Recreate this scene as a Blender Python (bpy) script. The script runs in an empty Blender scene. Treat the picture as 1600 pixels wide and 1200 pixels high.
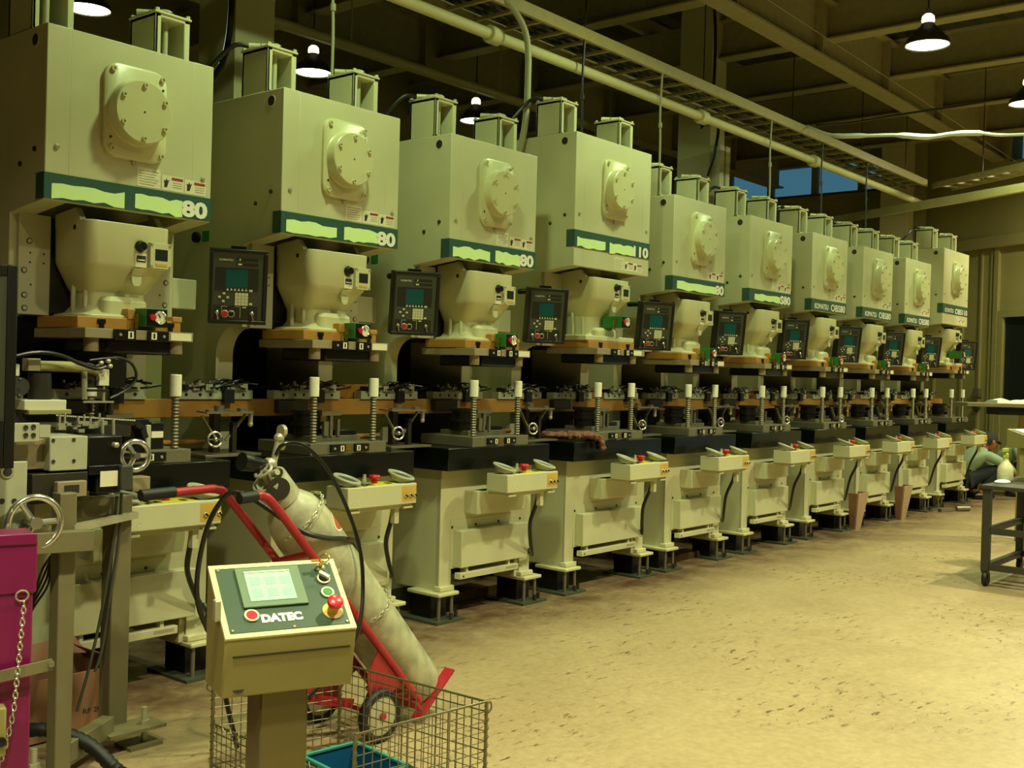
import bpy, bmesh, math, random
from mathutils import Vector, Matrix, Euler
random.seed(7)
SC = bpy.context.scene
COL = SC.collection
PI = math.pi
R = math.radians

# ------------------------------------------------------------------ camera
YAW, PIT, ROL, FPX, CH, CD = 0.8782, -0.0100, 0.0280, 1708.75, 1.4361, 4.2971
CAMP = Vector((0, -CD, CH))
FW = Vector((math.sin(YAW)*math.cos(PIT), math.cos(YAW)*math.cos(PIT), math.sin(PIT)))
_r = Vector((math.cos(YAW), -math.sin(YAW), 0)); _u = _r.cross(FW)
CR = _r*math.cos(ROL) + _u*math.sin(ROL)
CU = -_r*math.sin(ROL) + _u*math.cos(ROL)
cam = bpy.data.cameras.new('camera'); camo = bpy.data.objects.new('camera', cam); COL.objects.link(camo)
cam.sensor_width = 36; cam.lens = FPX/1600*36; cam.clip_end = 200
mw = Matrix((( CR.x, CU.x, -FW.x, CAMP.x), (CR.y, CU.y, -FW.y, CAMP.y), (CR.z, CU.z, -FW.z, CAMP.z), (0, 0, 0, 1)))
camo.matrix_world = mw
SC.camera = camo

def ray(px, py): return FW + CR*((px-800)/FPX) + CU*((600-py)/FPX)
def onx(px, py, x): d = ray(px, py); return CAMP + d*(x/d.x)
def ony(px, py, y): d = ray(px, py); return CAMP + d*((y+CD)/d.y)
def onz(px, py, z): d = ray(px, py); return CAMP + d*((z-CH)/d.z)
def atd(px, py, t): return CAMP + ray(px, py)*t

# --------------------------------------------------------------- materials
def lin(c): return tuple((v/12.92 if v <= 0.04045 else ((v+0.055)/1.055)**2.4) for v in c)
def rgb(h):
    h = h.lstrip('#'); return lin(tuple(int(h[i:i+2], 16)/255 for i in (0, 2, 4)))
def mat(name, col, rough=0.5, metal=0.0, var=0.06, scale=12.0, bump=0.0, spec=0.5, emit=None, estr=0.0, trans=0.0, bscale=None):
    m = bpy.data.materials.new(name); m.use_nodes = True
    nt = m.node_tree; b = nt.nodes['Principled BSDF']
    c = rgb(col) if isinstance(col, str) else col
    b.inputs['Roughness'].default_value = rough; b.inputs['Metallic'].default_value = metal
    b.inputs['Specular IOR Level'].default_value = spec
    b.inputs['Base Color'].default_value = (*c, 1)
    if trans: b.inputs['Transmission Weight'].default_value = trans
    if emit: b.inputs['Emission Color'].default_value = (*emit, 1); b.inputs['Emission Strength'].default_value = estr
    if var or bump:
        tc = nt.nodes.new('ShaderNodeTexCoord'); n = nt.nodes.new('ShaderNodeTexNoise')
        n.inputs['Scale'].default_value = scale; n.inputs['Detail'].default_value = 4
        nt.links.new(tc.outputs['Object'], n.inputs['Vector'])
        if var:
            r = nt.nodes.new('ShaderNodeValToRGB')
            r.color_ramp.elements[0].position = 0.3; r.color_ramp.elements[1].position = 0.7
            r.color_ramp.elements[0].color = (*[v*(1-var) for v in c], 1)
            r.color_ramp.elements[1].color = (*[min(1, v*(1+var)) for v in c], 1)
            nt.links.new(n.outputs['Fac'], r.inputs['Fac']); nt.links.new(r.outputs['Color'], b.inputs['Base Color'])
        if bump:
            n2 = nt.nodes.new('ShaderNodeTexNoise'); n2.inputs['Scale'].default_value = bscale or scale*8; n2.inputs['Detail'].default_value = 3
            nt.links.new(tc.outputs['Object'], n2.inputs['Vector'])
            bp = nt.nodes.new('ShaderNodeBump'); bp.inputs['Strength'].default_value = bump; bp.inputs['Distance'].default_value = 0.004
            nt.links.new(n2.outputs['Fac'], bp.inputs['Height']); nt.links.new(bp.outputs['Normal'], b.inputs['Normal'])
    return m

M = {}
M['paint']   = mat('machine_cream_paint', '#c6c39c', 0.42, var=0.05, scale=3, bump=0.05, bscale=140)
M['paint2']  = mat('cast_cream_paint', '#cdc99c', 0.30, var=0.04, scale=4, bump=0.06, bscale=60)
M['plate']   = mat('ground_guide_plate', '#b9b596', 0.38, var=0.05, scale=5)
M['band']    = mat('dark_green_band', '#2f5348', 0.45, var=0.04)
M['white']   = mat('white_lettering', '#f2eede', 0.5, var=0)
M['patch']   = mat('pale_green_overpaint', '#dcf8ae', 0.6, var=0.02)
M['label']   = mat('label_paper', '#e3ddbf', 0.55, var=0.03)
M['lblred']  = mat('label_red', '#a03a33', 0.5, var=0)
M['ink']     = mat('label_ink', '#2a2a22', 0.6, var=0)
M['inkpale'] = mat('label_faint_print', '#a39c7c', 0.6, var=0)
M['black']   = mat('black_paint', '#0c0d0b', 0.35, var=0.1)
M['bolster'] = mat('blackened_steel', '#0b0f0d', 0.22, var=0.1, spec=0.45)
M['rubber']  = mat('black_rubber', '#101010', 0.55, var=0)
M['cable']   = mat('black_cable', '#141512', 0.32, var=0)
M['steel']   = mat('dull_steel', '#8d8672', 0.4, 0.65, var=0.08)
M['dsteel']  = mat('dark_steel', '#45433a', 0.42, 0.6, var=0.12)
M['chrome']  = mat('chrome', '#e2dfd0', 0.2, 0.9, var=0)
M['zinc']    = mat('zinc_plated', '#b9b498', 0.35, 0.4, var=0.06)
M['orange']  = mat('orange_paint', '#b07f38', 0.45, var=0.08)
M['orangel'] = mat('ochre_label', '#c9a346', 0.5, var=0.05)
M['green']   = mat('green_box_paint', '#2b7a34', 0.4, var=0.05)
M['red']     = mat('red_paint', '#a3212b', 0.4, var=0.08)
M['redb']    = mat('red_button', '#c01e2e', 0.3, var=0)
M['yellow']  = mat('yellow_paint', '#d2ca3c', 0.45, var=0.05)
M['sleeve']  = mat('cream_sleeve', '#ece9d2', 0.5, var=0.04, scale=60)
M['pframe']  = mat('panel_black_frame', '#0e0f0c', 0.4, var=0)
M['pface']   = mat('panel_grey_face', '#3c4030', 0.5, var=0.03)
M['pdark']   = mat('panel_dark_field', '#23241d', 0.35, var=0)
M['screen']  = mat('teal_screen', '#155054', 0.15, var=0.05)
M['key']     = mat('pale_keys', '#cfcba6', 0.5, var=0)
M['grey']    = mat('grey_green_paint', '#b0b196', 0.42, var=0.05)
M['stand']   = mat('feeder_stand_paint', '#746c4e', 0.45, var=0.06)
M['tan']     = mat('tan_plate', '#97896a', 0.4, var=0.06)
M['magenta'] = mat('magenta_paint', '#780f4c', 0.35, var=0.05)
M['card']    = mat('brown_cardboard', '#94684a', 0.75, var=0.08)
M['fun']     = mat('chute_board', '#b3947a', 0.6, var=0.06)
M['bottle']  = mat('gas_bottle_grey', '#aaa98a', 0.4, var=0.28, scale=16, bump=0.15)
M['wood']    = mat('weathered_board', '#6a4d2c', 0.7, var=0.2)
M['blue']    = mat('blue_plastic', '#124e74', 0.4, var=0.05)
M['teal']    = mat('teal_plastic_rim', '#2f8377', 0.4, var=0.05)
M['wire']    = mat('basket_wire', '#7d7758', 0.35, 0.7, var=0.05)
M['kbox']    = mat('console_khaki', '#8b834f', 0.38, var=0.05)
M['kpost']   = mat('console_post', '#6d6440', 0.28, 0.45, var=0.12, scale=6)
M['kface']   = mat('console_green_face', '#23402a', 0.4, var=0.03)
M['kscreen'] = mat('console_screen', '#9fd8ae', 0.2, var=0.03, emit=rgb('#9fe0b4'), estr=0.3)
M['kbezel']  = mat('console_bezel', '#5d7559', 0.4, var=0.03)
M['hose']    = mat('grey_hose', '#3c3f38', 0.45, var=0)
M['cord']    = mat('pale_cord', '#a8a780', 0.5, var=0)
M['glove']   = mat('brown_glove', '#7a4f3c', 0.85, var=0.2, scale=40, bump=0.4)
M['trolley'] = mat('trolley_paint', '#302e22', 0.5, var=0.08)
M['shirt']   = mat('work_shirt', '#8ea487', 0.8, var=0.06)
M['pants']   = mat('navy_trousers', '#161c20', 0.85, var=0.1)
M['skin']    = mat('skin', '#b06a4c', 0.55, var=0.03)
M['hair']    = mat('black_hair', '#15120f', 0.6, var=0)
M['cap']     = mat('dark_cap', '#252b22', 0.8, var=0)
M['bottlep'] = mat('spray_plastic', '#cfc9a0', 0.4, var=0)
M['spray']   = mat('yellow_spray_head', '#b3b83a', 0.4, var=0)
M['cloth']   = mat('white_cloth', '#e6e6d8', 0.85, var=0.03)
M['lampin']  = mat('lamp_mouth', '#ffffff', 0.5, var=0, emit=(1.0, 0.98, 0.74), estr=14)
M['lampout'] = mat('lamp_reflector', '#4d4a34', 0.4, 0.3, var=0)
M['lampneck']= mat('lamp_neck', '#fff5cf', 0.4, var=0, emit=(1.0, 0.9, 0.6), estr=2.2)
M['beam']    = mat('beam_paint', '#a0976c', 0.6, var=0.08)
M['column']  = mat('column_paint', '#cfc796', 0.55, var=0.05, scale=2)
M['tray']    = mat('tray_paint', '#a89a6a', 0.5, var=0.06)
M['door']    = mat('dark_doorway', '#0d1917', 0.6, var=0)
M['trim']    = mat('wall_trim_paint', '#a59c64', 0.55, var=0.04)
M['glass']   = mat('window_glass', '#ffffff', 0.0, var=0, trans=1.0)
M['copper']  = mat('copper_hose', '#8f4a28', 0.5, 0.2, var=0.1)
M['fplate']  = mat('foot_plate_paint', '#454a38', 0.5, var=0.1)
M['shoe']    = mat('die_shoe_steel', '#77715a', 0.42, 0.3, var=0.08)
M['brass']   = mat('brass', '#c9a24a', 0.25, 0.9, var=0)

# ------------------------------------------------------------ mesh builder
class MB:
    def __init__(s): s.v = []; s.f = []; s.m = []; s.cm = 0
    def add(s, vs, fs):
        o = len(s.v); s.v += [tuple(v) for v in vs]
        for f in fs: s.f.append(tuple(i+o for i in f)); s.m.append(s.cm)
        return s
    def use(s, i): s.cm = i; return s
    def box(s, x0, x1, y0, y1, z0, z1):
        if x0 > x1: x0, x1 = x1, x0
        if y0 > y1: y0, y1 = y1, y0
        if z0 > z1: z0, z1 = z1, z0
        return s.add([(x0,y0,z0),(x1,y0,z0),(x1,y1,z0),(x0,y1,z0),(x0,y0,z1),(x1,y0,z1),(x1,y1,z1),(x0,y1,z1)],
                     [(0,3,2,1),(4,5,6,7),(0,1,5,4),(1,2,6,5),(2,3,7,6),(3,0,4,7)])
    def bar(s, a, b, w, h=None, up=(0,0,1)):
        a = Vector(a); b = Vector(b); h = h or w; d = (b-a).normalized(); up = Vector(up)
        if abs(d.dot(up)) > 0.98: up = Vector((0,1,0))
        sd = d.cross(up).normalized(); u = sd.cross(d)
        vs = [p + sd*sx*w/2 + u*sz*h/2 for p in (a, b) for sx, sz in ((-1,-1),(1,-1),(1,1),(-1,1))]
        return s.add(vs, [(0,1,2,3),(7,6,5,4),(0,4,5,1),(1,5,6,2),(2,6,7,3),(3,7,4,0)])
    def prism(s, pts, vec):
        n = len(pts); vec = Vector(vec); a = [Vector(p) for p in pts]
        nr = Vector((0,0,0))
        for i in range(n): nr += a[i].cross(a[(i+1) % n])
        if nr.dot(vec) > 0: a = a[::-1]
        b = [p+vec for p in a]
        return s.add(a+b, [tuple(range(n)), tuple(range(2*n-1, n-1, -1))] + [(i, i+n, (i+1) % n+n, (i+1) % n) for i in range(n)])
    def loft(s, rings, cap=True, closed=False):
        n = len(rings[0]); vs = [p for r in rings for p in r]; fs = []
        L = len(rings)
        for k in range(L if closed else L-1):
            k2 = (k+1) % L
            for i in range(n):
                j = (i+1) % n; fs.append((k*n+i, k*n+j, k2*n+j, k2*n+i))
        if cap and not closed: fs.append(tuple(range(n-1, -1, -1))); fs.append(tuple((L-1)*n+i for i in range(n)))
        return s.add(vs, fs)
    def cyl(s, a, b, r0, r1=None, n=16):
        a = Vector(a); b = Vector(b); r1 = r0 if r1 is None else r1
        d = (b-a).normalized(); t = Vector((1,0,0)) if abs(d.x) < 0.9 else Vector((0,1,0))
        e = d.cross(t).normalized(); g = d.cross(e)
        return s.loft([[p + (e*math.cos(2*PI*i/n) + g*math.sin(2*PI*i/n))*r for i in range(n)] for p, r in ((a, r0), (b, r1))])
    def lathe(s, prof, o, ax=(0,0,1), n=20, closed=False):
        o = Vector(o); d = Vector(ax).normalized(); t = Vector((1,0,0)) if abs(d.x) < 0.9 else Vector((0,1,0))
        e = d.cross(t).normalized(); g = d.cross(e)
        return s.loft([[o + d*h + (e*math.cos(2*PI*i/n) + g*math.sin(2*PI*i/n))*max(r, 1e-4) for i in range(n)] for r, h in prof], closed=closed)
    def tube(s, pts, r, n=8, closed=False, smooth=0):
        P = [Vector(p) for p in pts]
        if smooth: P = spline(P, smooth, closed)
        L = len(P); rings = []; pe = None
        for i in range(L):
            if closed: d = P[(i+1) % L]-P[i-1]
            else: d = P[min(i+1, L-1)]-P[max(i-1, 0)]
            d.normalize()
            if pe is None:
                t = Vector((0,0,1)) if abs(d.z) < 0.9 else Vector((1,0,0)); e = d.cross(t).normalized()
            else: e = (pe - d*pe.dot(d)).normalized()
            pe = e; g = d.cross(e)
            rr = r[i*len(r)//L] if isinstance(r, (list, tuple)) else r
            rings.append([P[i] + (e*math.cos(2*PI*k/n) + g*math.sin(2*PI*k/n))*rr for k in range(n)])
        return s.loft(rings, closed=closed)
    def ring(s, c, ax, Rr, r, n=24, k=8):
        c = Vector(c); d = Vector(ax).normalized(); t = Vector((1,0,0)) if abs(d.x) < 0.9 else Vector((0,1,0))
        e = d.cross(t).normalized(); g = d.cross(e)
        return s.tube([c + (e*math.cos(2*PI*i/n) + g*math.sin(2*PI*i/n))*Rr for i in range(n)], r, k, closed=True)
    def ball(s, c, r, n=12, sq=(1,1,1)):
        c = Vector(c); rings = []
        for k in range(1, n//2):
            a = PI*k/(n//2)
            rings.append([c + Vector((r*math.sin(a)*math.cos(2*PI*i/n)*sq[0], r*math.sin(a)*math.sin(2*PI*i/n)*sq[1], -r*math.cos(a)*sq[2])) for i in range(n)])
        return s.loft(rings)
    def xform(s, mtx, start=0):
        s.v[start:] = [tuple(mtx @ Vector(v)) for v in s.v[start:]]; return s
    def mesh(s, name):
        me = bpy.data.meshes.new(name); me.from_pydata(s.v, [], s.f)
        bm = bmesh.new(); bm.from_mesh(me); bmesh.ops.recalc_face_normals(bm, faces=bm.faces); bm.to_mesh(me); bm.free()
        return me
    def build(s, name, m, parent=None, bevel=0.0, loc=(0,0,0), rot=(0,0,0), smooth=True, seg=2):
        me = s.mesh(name)
        ms = m if isinstance(m, (list, tuple)) else [m]
        for x in ms: me.materials.append(M[x] if isinstance(x, str) else x)
        if len(ms) > 1: me.polygons.foreach_set('material_index', s.m)
        if smooth:
            me.polygons.foreach_set('use_smooth', [True]*len(me.polygons)); me.set_sharp_from_angle(angle=R(38))
        o = bpy.data.objects.new(name, me); COL.objects.link(o)
        o.location = loc; o.rotation_euler = rot
        if parent: o.parent = parent
        if bevel:
            b = o.modifiers.new('bevel', 'BEVEL'); b.width = bevel; b.segments = seg; b.limit_method = 'ANGLE'; b.angle_limit = R(40); b.harden_normals = False
        return o

def spline(P, k, closed=False):
    out = []; L = len(P); last = L if closed else L-1
    for i in range(last):
        p0 = P[i-1] if (closed or i > 0) else P[i]; p1 = P[i]; p2 = P[(i+1) % L]
        p3 = P[(i+2) % L] if (closed or i+2 < L) else p2
        for j in range(k):
            t = j/k
            out.append(0.5*((2*p1) + (p2-p0)*t + (2*p0-5*p1+4*p2-p3)*t*t + (3*p1-p0-3*p2+p3)*t**3))
    if not closed: out.append(P[-1].copy())
    return out
def rrect(x0, x1, y0, y1, r, z=None, n=4, plane='xy'):
    pts = []
    for cx, cy, a0 in ((x1-r, y1-r, 0), (x0+r, y1-r, 90), (x0+r, y0+r, 180), (x1-r, y0+r, 270)):
        for i in range(n+1):
            a = R(a0+90*i/n); pts.append((cx+r*math.cos(a), cy+r*math.sin(a)))
    if plane == 'xy': return [Vector((x, y, z)) for x, y in pts]
    if plane == 'xz': return [Vector((x, z, y)) for x, y in pts]

def tag(o, label=None, cat=None, group=None, kind=None):
    if label: o['label'] = label
    if cat: o['category'] = cat
    if group: o['group'] = group
    if kind: o['kind'] = kind
    return o
def empty(name, loc=(0,0,0), rz=0.0, parent=None):
    o = bpy.data.objects.new(name, None); COL.objects.link(o); o.location = loc; o.rotation_euler = (0, 0, rz)
    o.empty_display_size = 0.1
    if parent: o.parent = parent
    return o
def copy_tree(o, parent=None):
    c = o.copy(); COL.objects.link(c)
    if parent: c.parent = parent
    for ch in list(o.children): copy_tree(ch, c)
    return c

def text_part(name, s, m, parent, x, z, w, h, y=0.0, offset=0.0, extrude=0.0006, shear=0.0):
    """lettering facing -y, lower left corner at (x, y, z), fitted to w x h"""
    cu = bpy.data.curves.new(name, 'FONT'); cu.body = s; cu.size = 1; cu.offset = offset; cu.extrude = 0.0; cu.shear = shear; cu.resolution_u = 3
    t = bpy.data.objects.new(name, cu); COL.objects.link(t)
    dg = bpy.context.evaluated_depsgraph_get(); ev = t.evaluated_get(dg); me0 = ev.to_mesh()
    vs = [v.co.copy() for v in me0.vertices]; fs = [tuple(p.vertices) for p in me0.polygons]; ev.to_mesh_clear()
    bpy.data.objects.remove(t); bpy.data.curves.remove(cu)
    x0 = min(v.x for v in vs); x1 = max(v.x for v in vs); y0 = min(v.y for v in vs); y1 = max(v.y for v in vs)
    me = bpy.data.meshes.new(name)
    me.from_pydata([(x+(v.x-x0)/(x1-x0)*w, y, z+(v.y-y0)/(y1-y0)*h) for v in vs], [], fs)
    me.materials.append(M[m])
    o = bpy.data.objects.new(name, me); COL.objects.link(o); o.parent = parent
    if extrude:
        sm = o.modifiers.new('thick', 'SOLIDIFY'); sm.thickness = extrude; sm.offset = 0
    return o
# ------------------------------------------------------------- the presses
PX = [2.184, 3.378, 4.579, 5.774, 7.012, 8.214, 9.421, 10.607, 11.771, 12.986]
BIG = (3, 9)

def make_pendant(p, W):
    """operator panel hung from the right side frame; local x right, z up, origin at top left of the face"""
    w, h = 0.268, 0.355
    q = MB(); q.box(0, w, 0.004, 0.075, -h, 0); q.box(0, w, -0.006, 0.004, -0.014, 0); q.box(0, w, -0.006, 0.004, -h, -h+0.018)
    q.box(0, 0.014, -0.006, 0.004, -h+0.018, -0.014); q.box(w-0.02, w, -0.006, 0.004, -h+0.018, -0.014)
    o = q.build('operator_panel', 'pframe', p, bevel=0.003, loc=(0.858 + (W-0.79), 0.088, 1.985))
    o.rotation_euler = (R(8), 0, R(-31)); 
    MB().box(0.014, w-0.02, 0.0005, 0.004, -h+0.018, -0.014).build('face_plate', 'pface', o)
    MB().box(0.026, 0.226, -0.001, 0.0005, -0.196, -0.088).build('display_field', 'pdark', o)
    MB().box(0.074, 0.176, -0.0022, -0.001, -0.182, -0.096).build('screen', 'screen', o)
    MB().box(0.022, 0.228, -0.001, 0.0005, -0.336, -0.268).build('switch_field', 'pdark', o)
    q = MB()
    for k in range(6):
        x = 0.078+0.0172*k; q.prism([(x, -0.002, -0.196), (x+0.012, -0.002, -0.196), (x+0.006, -0.002, -0.183)], (0, 0.002, 0))
    q.box(0.184, 0.2, -0.003, 0, -0.198, -0.188); q.build('soft_keys', 'key', o, smooth=False)
    for x, z in ((0.068, -0.211), (0.048, -0.228), (0.086, -0.229), (0.066, -0.248)):
        MB().box(x-0.006, x+0.006, -0.003, 0.0005, z-0.005, z+0.005).build('arrow_key', 'key', o)
    q = MB()
    for i in range(4):
        for j in range(4): q.box(0.119+i*0.0155, 0.133+i*0.0155, -0.003, 0.0005, -0.206-j*0.0152-0.0138, -0.206-j*0.0152)
    q.box(0.186, 0.2, -0.003, 0.0005, -0.262, -0.252); q.build('keypad', 'key', o, smooth=False)
    MB().lathe([(0.014, 0), (0.014, 0.006), (0.012, 0.009)], (0.074, -0.001, -0.307), (0, -1, 0), 16).build('red_button', 'redb', o)
    q = MB(); q.ring((0.074, -0.004, -0.307), (0, 1, 0), 0.0155, 0.0028, 18, 6); q.ring((0.104, -0.004, -0.307), (0, 1, 0), 0.0145, 0.0026, 18, 6); q.build('button_rims', 'zinc', o)
    MB().lathe([(0.012, 0), (0.012, 0.006), (0.010, 0.008)], (0.104, -0.001, -0.307), (0, -1, 0), 16).build('black_button', 'black', o)
    for x in (0.038, 0.2):
        q = MB(); q.lathe([(0.010, 0), (0.010, 0.008), (0.006, 0.012)], (x, -0.001, -0.302), (0, -1, 0), 14); q.bar((x, -0.016, -0.304), (x+0.006, -0.02, -0.335), 0.007, 0.004); q.build('key_switch', 'chrome', o)
    text_part('maker_lettering', 'KOMATSU', 'key', o, 0.042, -0.056, 0.062, 0.009, -0.0006, 0.02, 0)
    q = MB()
    for x0, x1, z0, z1 in ((0.12, 0.222, -0.054, -0.04), (0.12, 0.222, -0.076, -0.063)): q.box(x0, x1, -0.0006, 0.0006, z0, z1)
    q.build('caption_strips', 'pdark', o)
    q = MB()
    for x0, x1, z0, z1 in ((0.134, 0.14, -0.052, -0.043), (0.128, 0.146, -0.074, -0.066), (0.058, 0.085, -0.2725, -0.271), (0.12, 0.146, -0.2725, -0.271), (0.058, 0.0595, -0.295, -0.271), (0.1445, 0.146, -0.325, -0.271), (0.155, 0.173, -0.277, -0.271)): q.box(x0, x1, -0.0014, 0.0, z0, z1)
    q.build('printed_marks', 'key', o, smooth=False)
    # swing arm back to the frame
    q = MB(); q.tube([(0.13, 0.07, -0.012), (0.13, 0.2, -0.03), (0.05, 0.34, -0.05)], 0.018, 10); q.box(0.1, 0.17, 0.06, 0.1, -0.04, 0.012); q.build('swing_arm', 'black', o)
    return o

def make_station(p, c):
    x0, x1, y0, y1, z0, z1 = c-0.212, c+0.258, -0.335, -0.175, 0.752, 0.857
    o = MB().box(x0, x1, y0, y1, z0, z1).build('control_station', 'paint', p, bevel=0.005)
    MB().box(x0+0.02, x1-0.02, y0+0.02, y1, z0-0.012, z0).build('base_tray', 'paint', o)
    for xa in (x0+0.02, x1-0.085): MB().box(xa, xa+0.065, y0+0.006, y0+0.03, z0-0.022, z0-0.012).build('mounting_foot', 'paint', o)
    for cx in (x0+0.05, x1-0.05):
        q = MB(); cy = (y0+y1)/2
        q.lathe([(0.05, 0.0), (0.058, 0.022), (0.07, 0.026), (0.073, 0.031), (0.07, 0.037), (0.062, 0.038), (0.057, 0.032), (0.045, 0.002)], (cx, cy, z1), (0, 0, 1), 28, True)
        q.xform(Matrix.Translation((cx, cy, z1+0.008)) @ Matrix.Rotation(R(16), 4, 'X') @ Matrix.Rotation(R(9), 4, 'Y') @ Matrix.Translation((-cx, -cy, -z1)))
        q.build('ring_guard', 'grey', o)
        MB().lathe([(0.05, 0.0), (0.056, 0.026), (0.05, 0.03), (0, 0.031)], (cx, cy, z1+0.008), (0.155, -0.28, 1), 24).build('palm_button', 'hose', o)
    MB().box(x0+0.13, x1-0.115, y0+0.015, y1-0.015, z1, z1+0.0025).build('button_plate', 'yellow', o)
    for xa, xb, ya_, yb_ in ((0.15, 0.2, 0.03, 0.13), (0.3, 0.32, 0.03, 0.07), (0.128, 0.145, 0.02, 0.05)): MB().box(x0+xa, x0+xb, y0+ya_, y0+yb_, z1+0.0025, z1+0.0045).build('black_plate', 'black', o)
    q = MB(); q.lathe([(0.014, 0), (0.014, 0.018), (0.009, 0.03), (0.009, 0.046), (0.0, 0.05)], (x0+0.178, -0.25, z1+0.004), (0.1, 0, 1), 14); q.build('selector_switch', 'zinc', o)
    MB().lathe([(0.014, 0), (0.014, 0.02), (0.03, 0.026), (0.031, 0.036), (0.026, 0.043), (0, 0.044)], (x0+0.255, -0.245, z1+0.002), (0, 0, 1), 22).build('emergency_button', 'redb', o)
    MB().box(x1-0.106, x1-0.004, y0-0.001, y0+0.001, z0+0.016, z1-0.012).build('ochre_label', 'orangel', o)
    for k in range(3):
        q = MB().use(0); q.lathe([(0.011, 0), (0.011, 0.006), (0.009, 0.008)], (x1-0.08+0.034*k, y0-0.001, z0+0.045), (0, -1, 0), 14)
        q.use(1); q.bar((x1-0.087+0.034*k, y0-0.01, z0+0.052), (x1-0.073+0.034*k, y0-0.01, z0+0.038), 0.005, 0.006); q.build('rotary_switch', ['chrome', 'black'], o)
    q = MB(); q.ring((x0+0.04, y0, z0+0.03), (0, 1, 0), 0.009, 0.001, 14, 4); q.ring((x0+0.075, y0, z0+0.03), (0, 1, 0), 0.009, 0.001, 14, 4); q.build('blanking_plugs', 'paint', o)
    # support bracket box between the bed and the station
    q = MB(); q.box(c-0.2, c+0.24, -0.1, 0.0, 0.606, 0.742); q.box(c-0.15, c+0.2, -0.3, -0.02, 0.728, 0.742); q.build('station_bracket', 'paint', p, bevel=0.004)
    q = MB(); q.tube([(x1-0.1, -0.27, z0-0.005), (x1-0.095, -0.25, 0.66), (x1-0.06, -0.18, 0.54), (x1+0.02, -0.12, 0.42), (x1+0.1, -0.07, 0.33), (x1+0.15, -0.03, 0.3), (x1+0.158, 0.01, 0.33)], 0.0125, 8, smooth=5)
    h = q.build('station_hose', 'cable', p)
    MB().box(x1-0.115, x1-0.085, -0.295, -0.265, z0-0.1, z0-0.012).build('hose_plate', 'paint', h)

def make_foot(p, x, y):
    q = MB(); q.box(x-0.118, x+0.118, y-0.02, y+0.3, 0.0, 0.014)
    o = q.build('leveling_foot', 'fplate', p)
    for dx, dy in ((-0.055, 0.03), (0.05, 0.03)):
        MB().cyl((x+dx, y+dy, 0.014), (x+dx, y+dy, 0.145), 0.011, n=10).build('jack_stud', 'steel', o)
    MB().box(x-0.055, x+0.07, y+0.09, y+0.25, 0.014, 0.15).build('rubber_isolator', 'black', o)
    for dx, dy in ((0.02, -0.0), (0.092, 0.03)):
        MB().cyl((x+dx, y+dy, 0.013), (x+dx, y+dy, 0.05), 0.012, n=6).build('anchor_bolt', 'dsteel', o)

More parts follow.
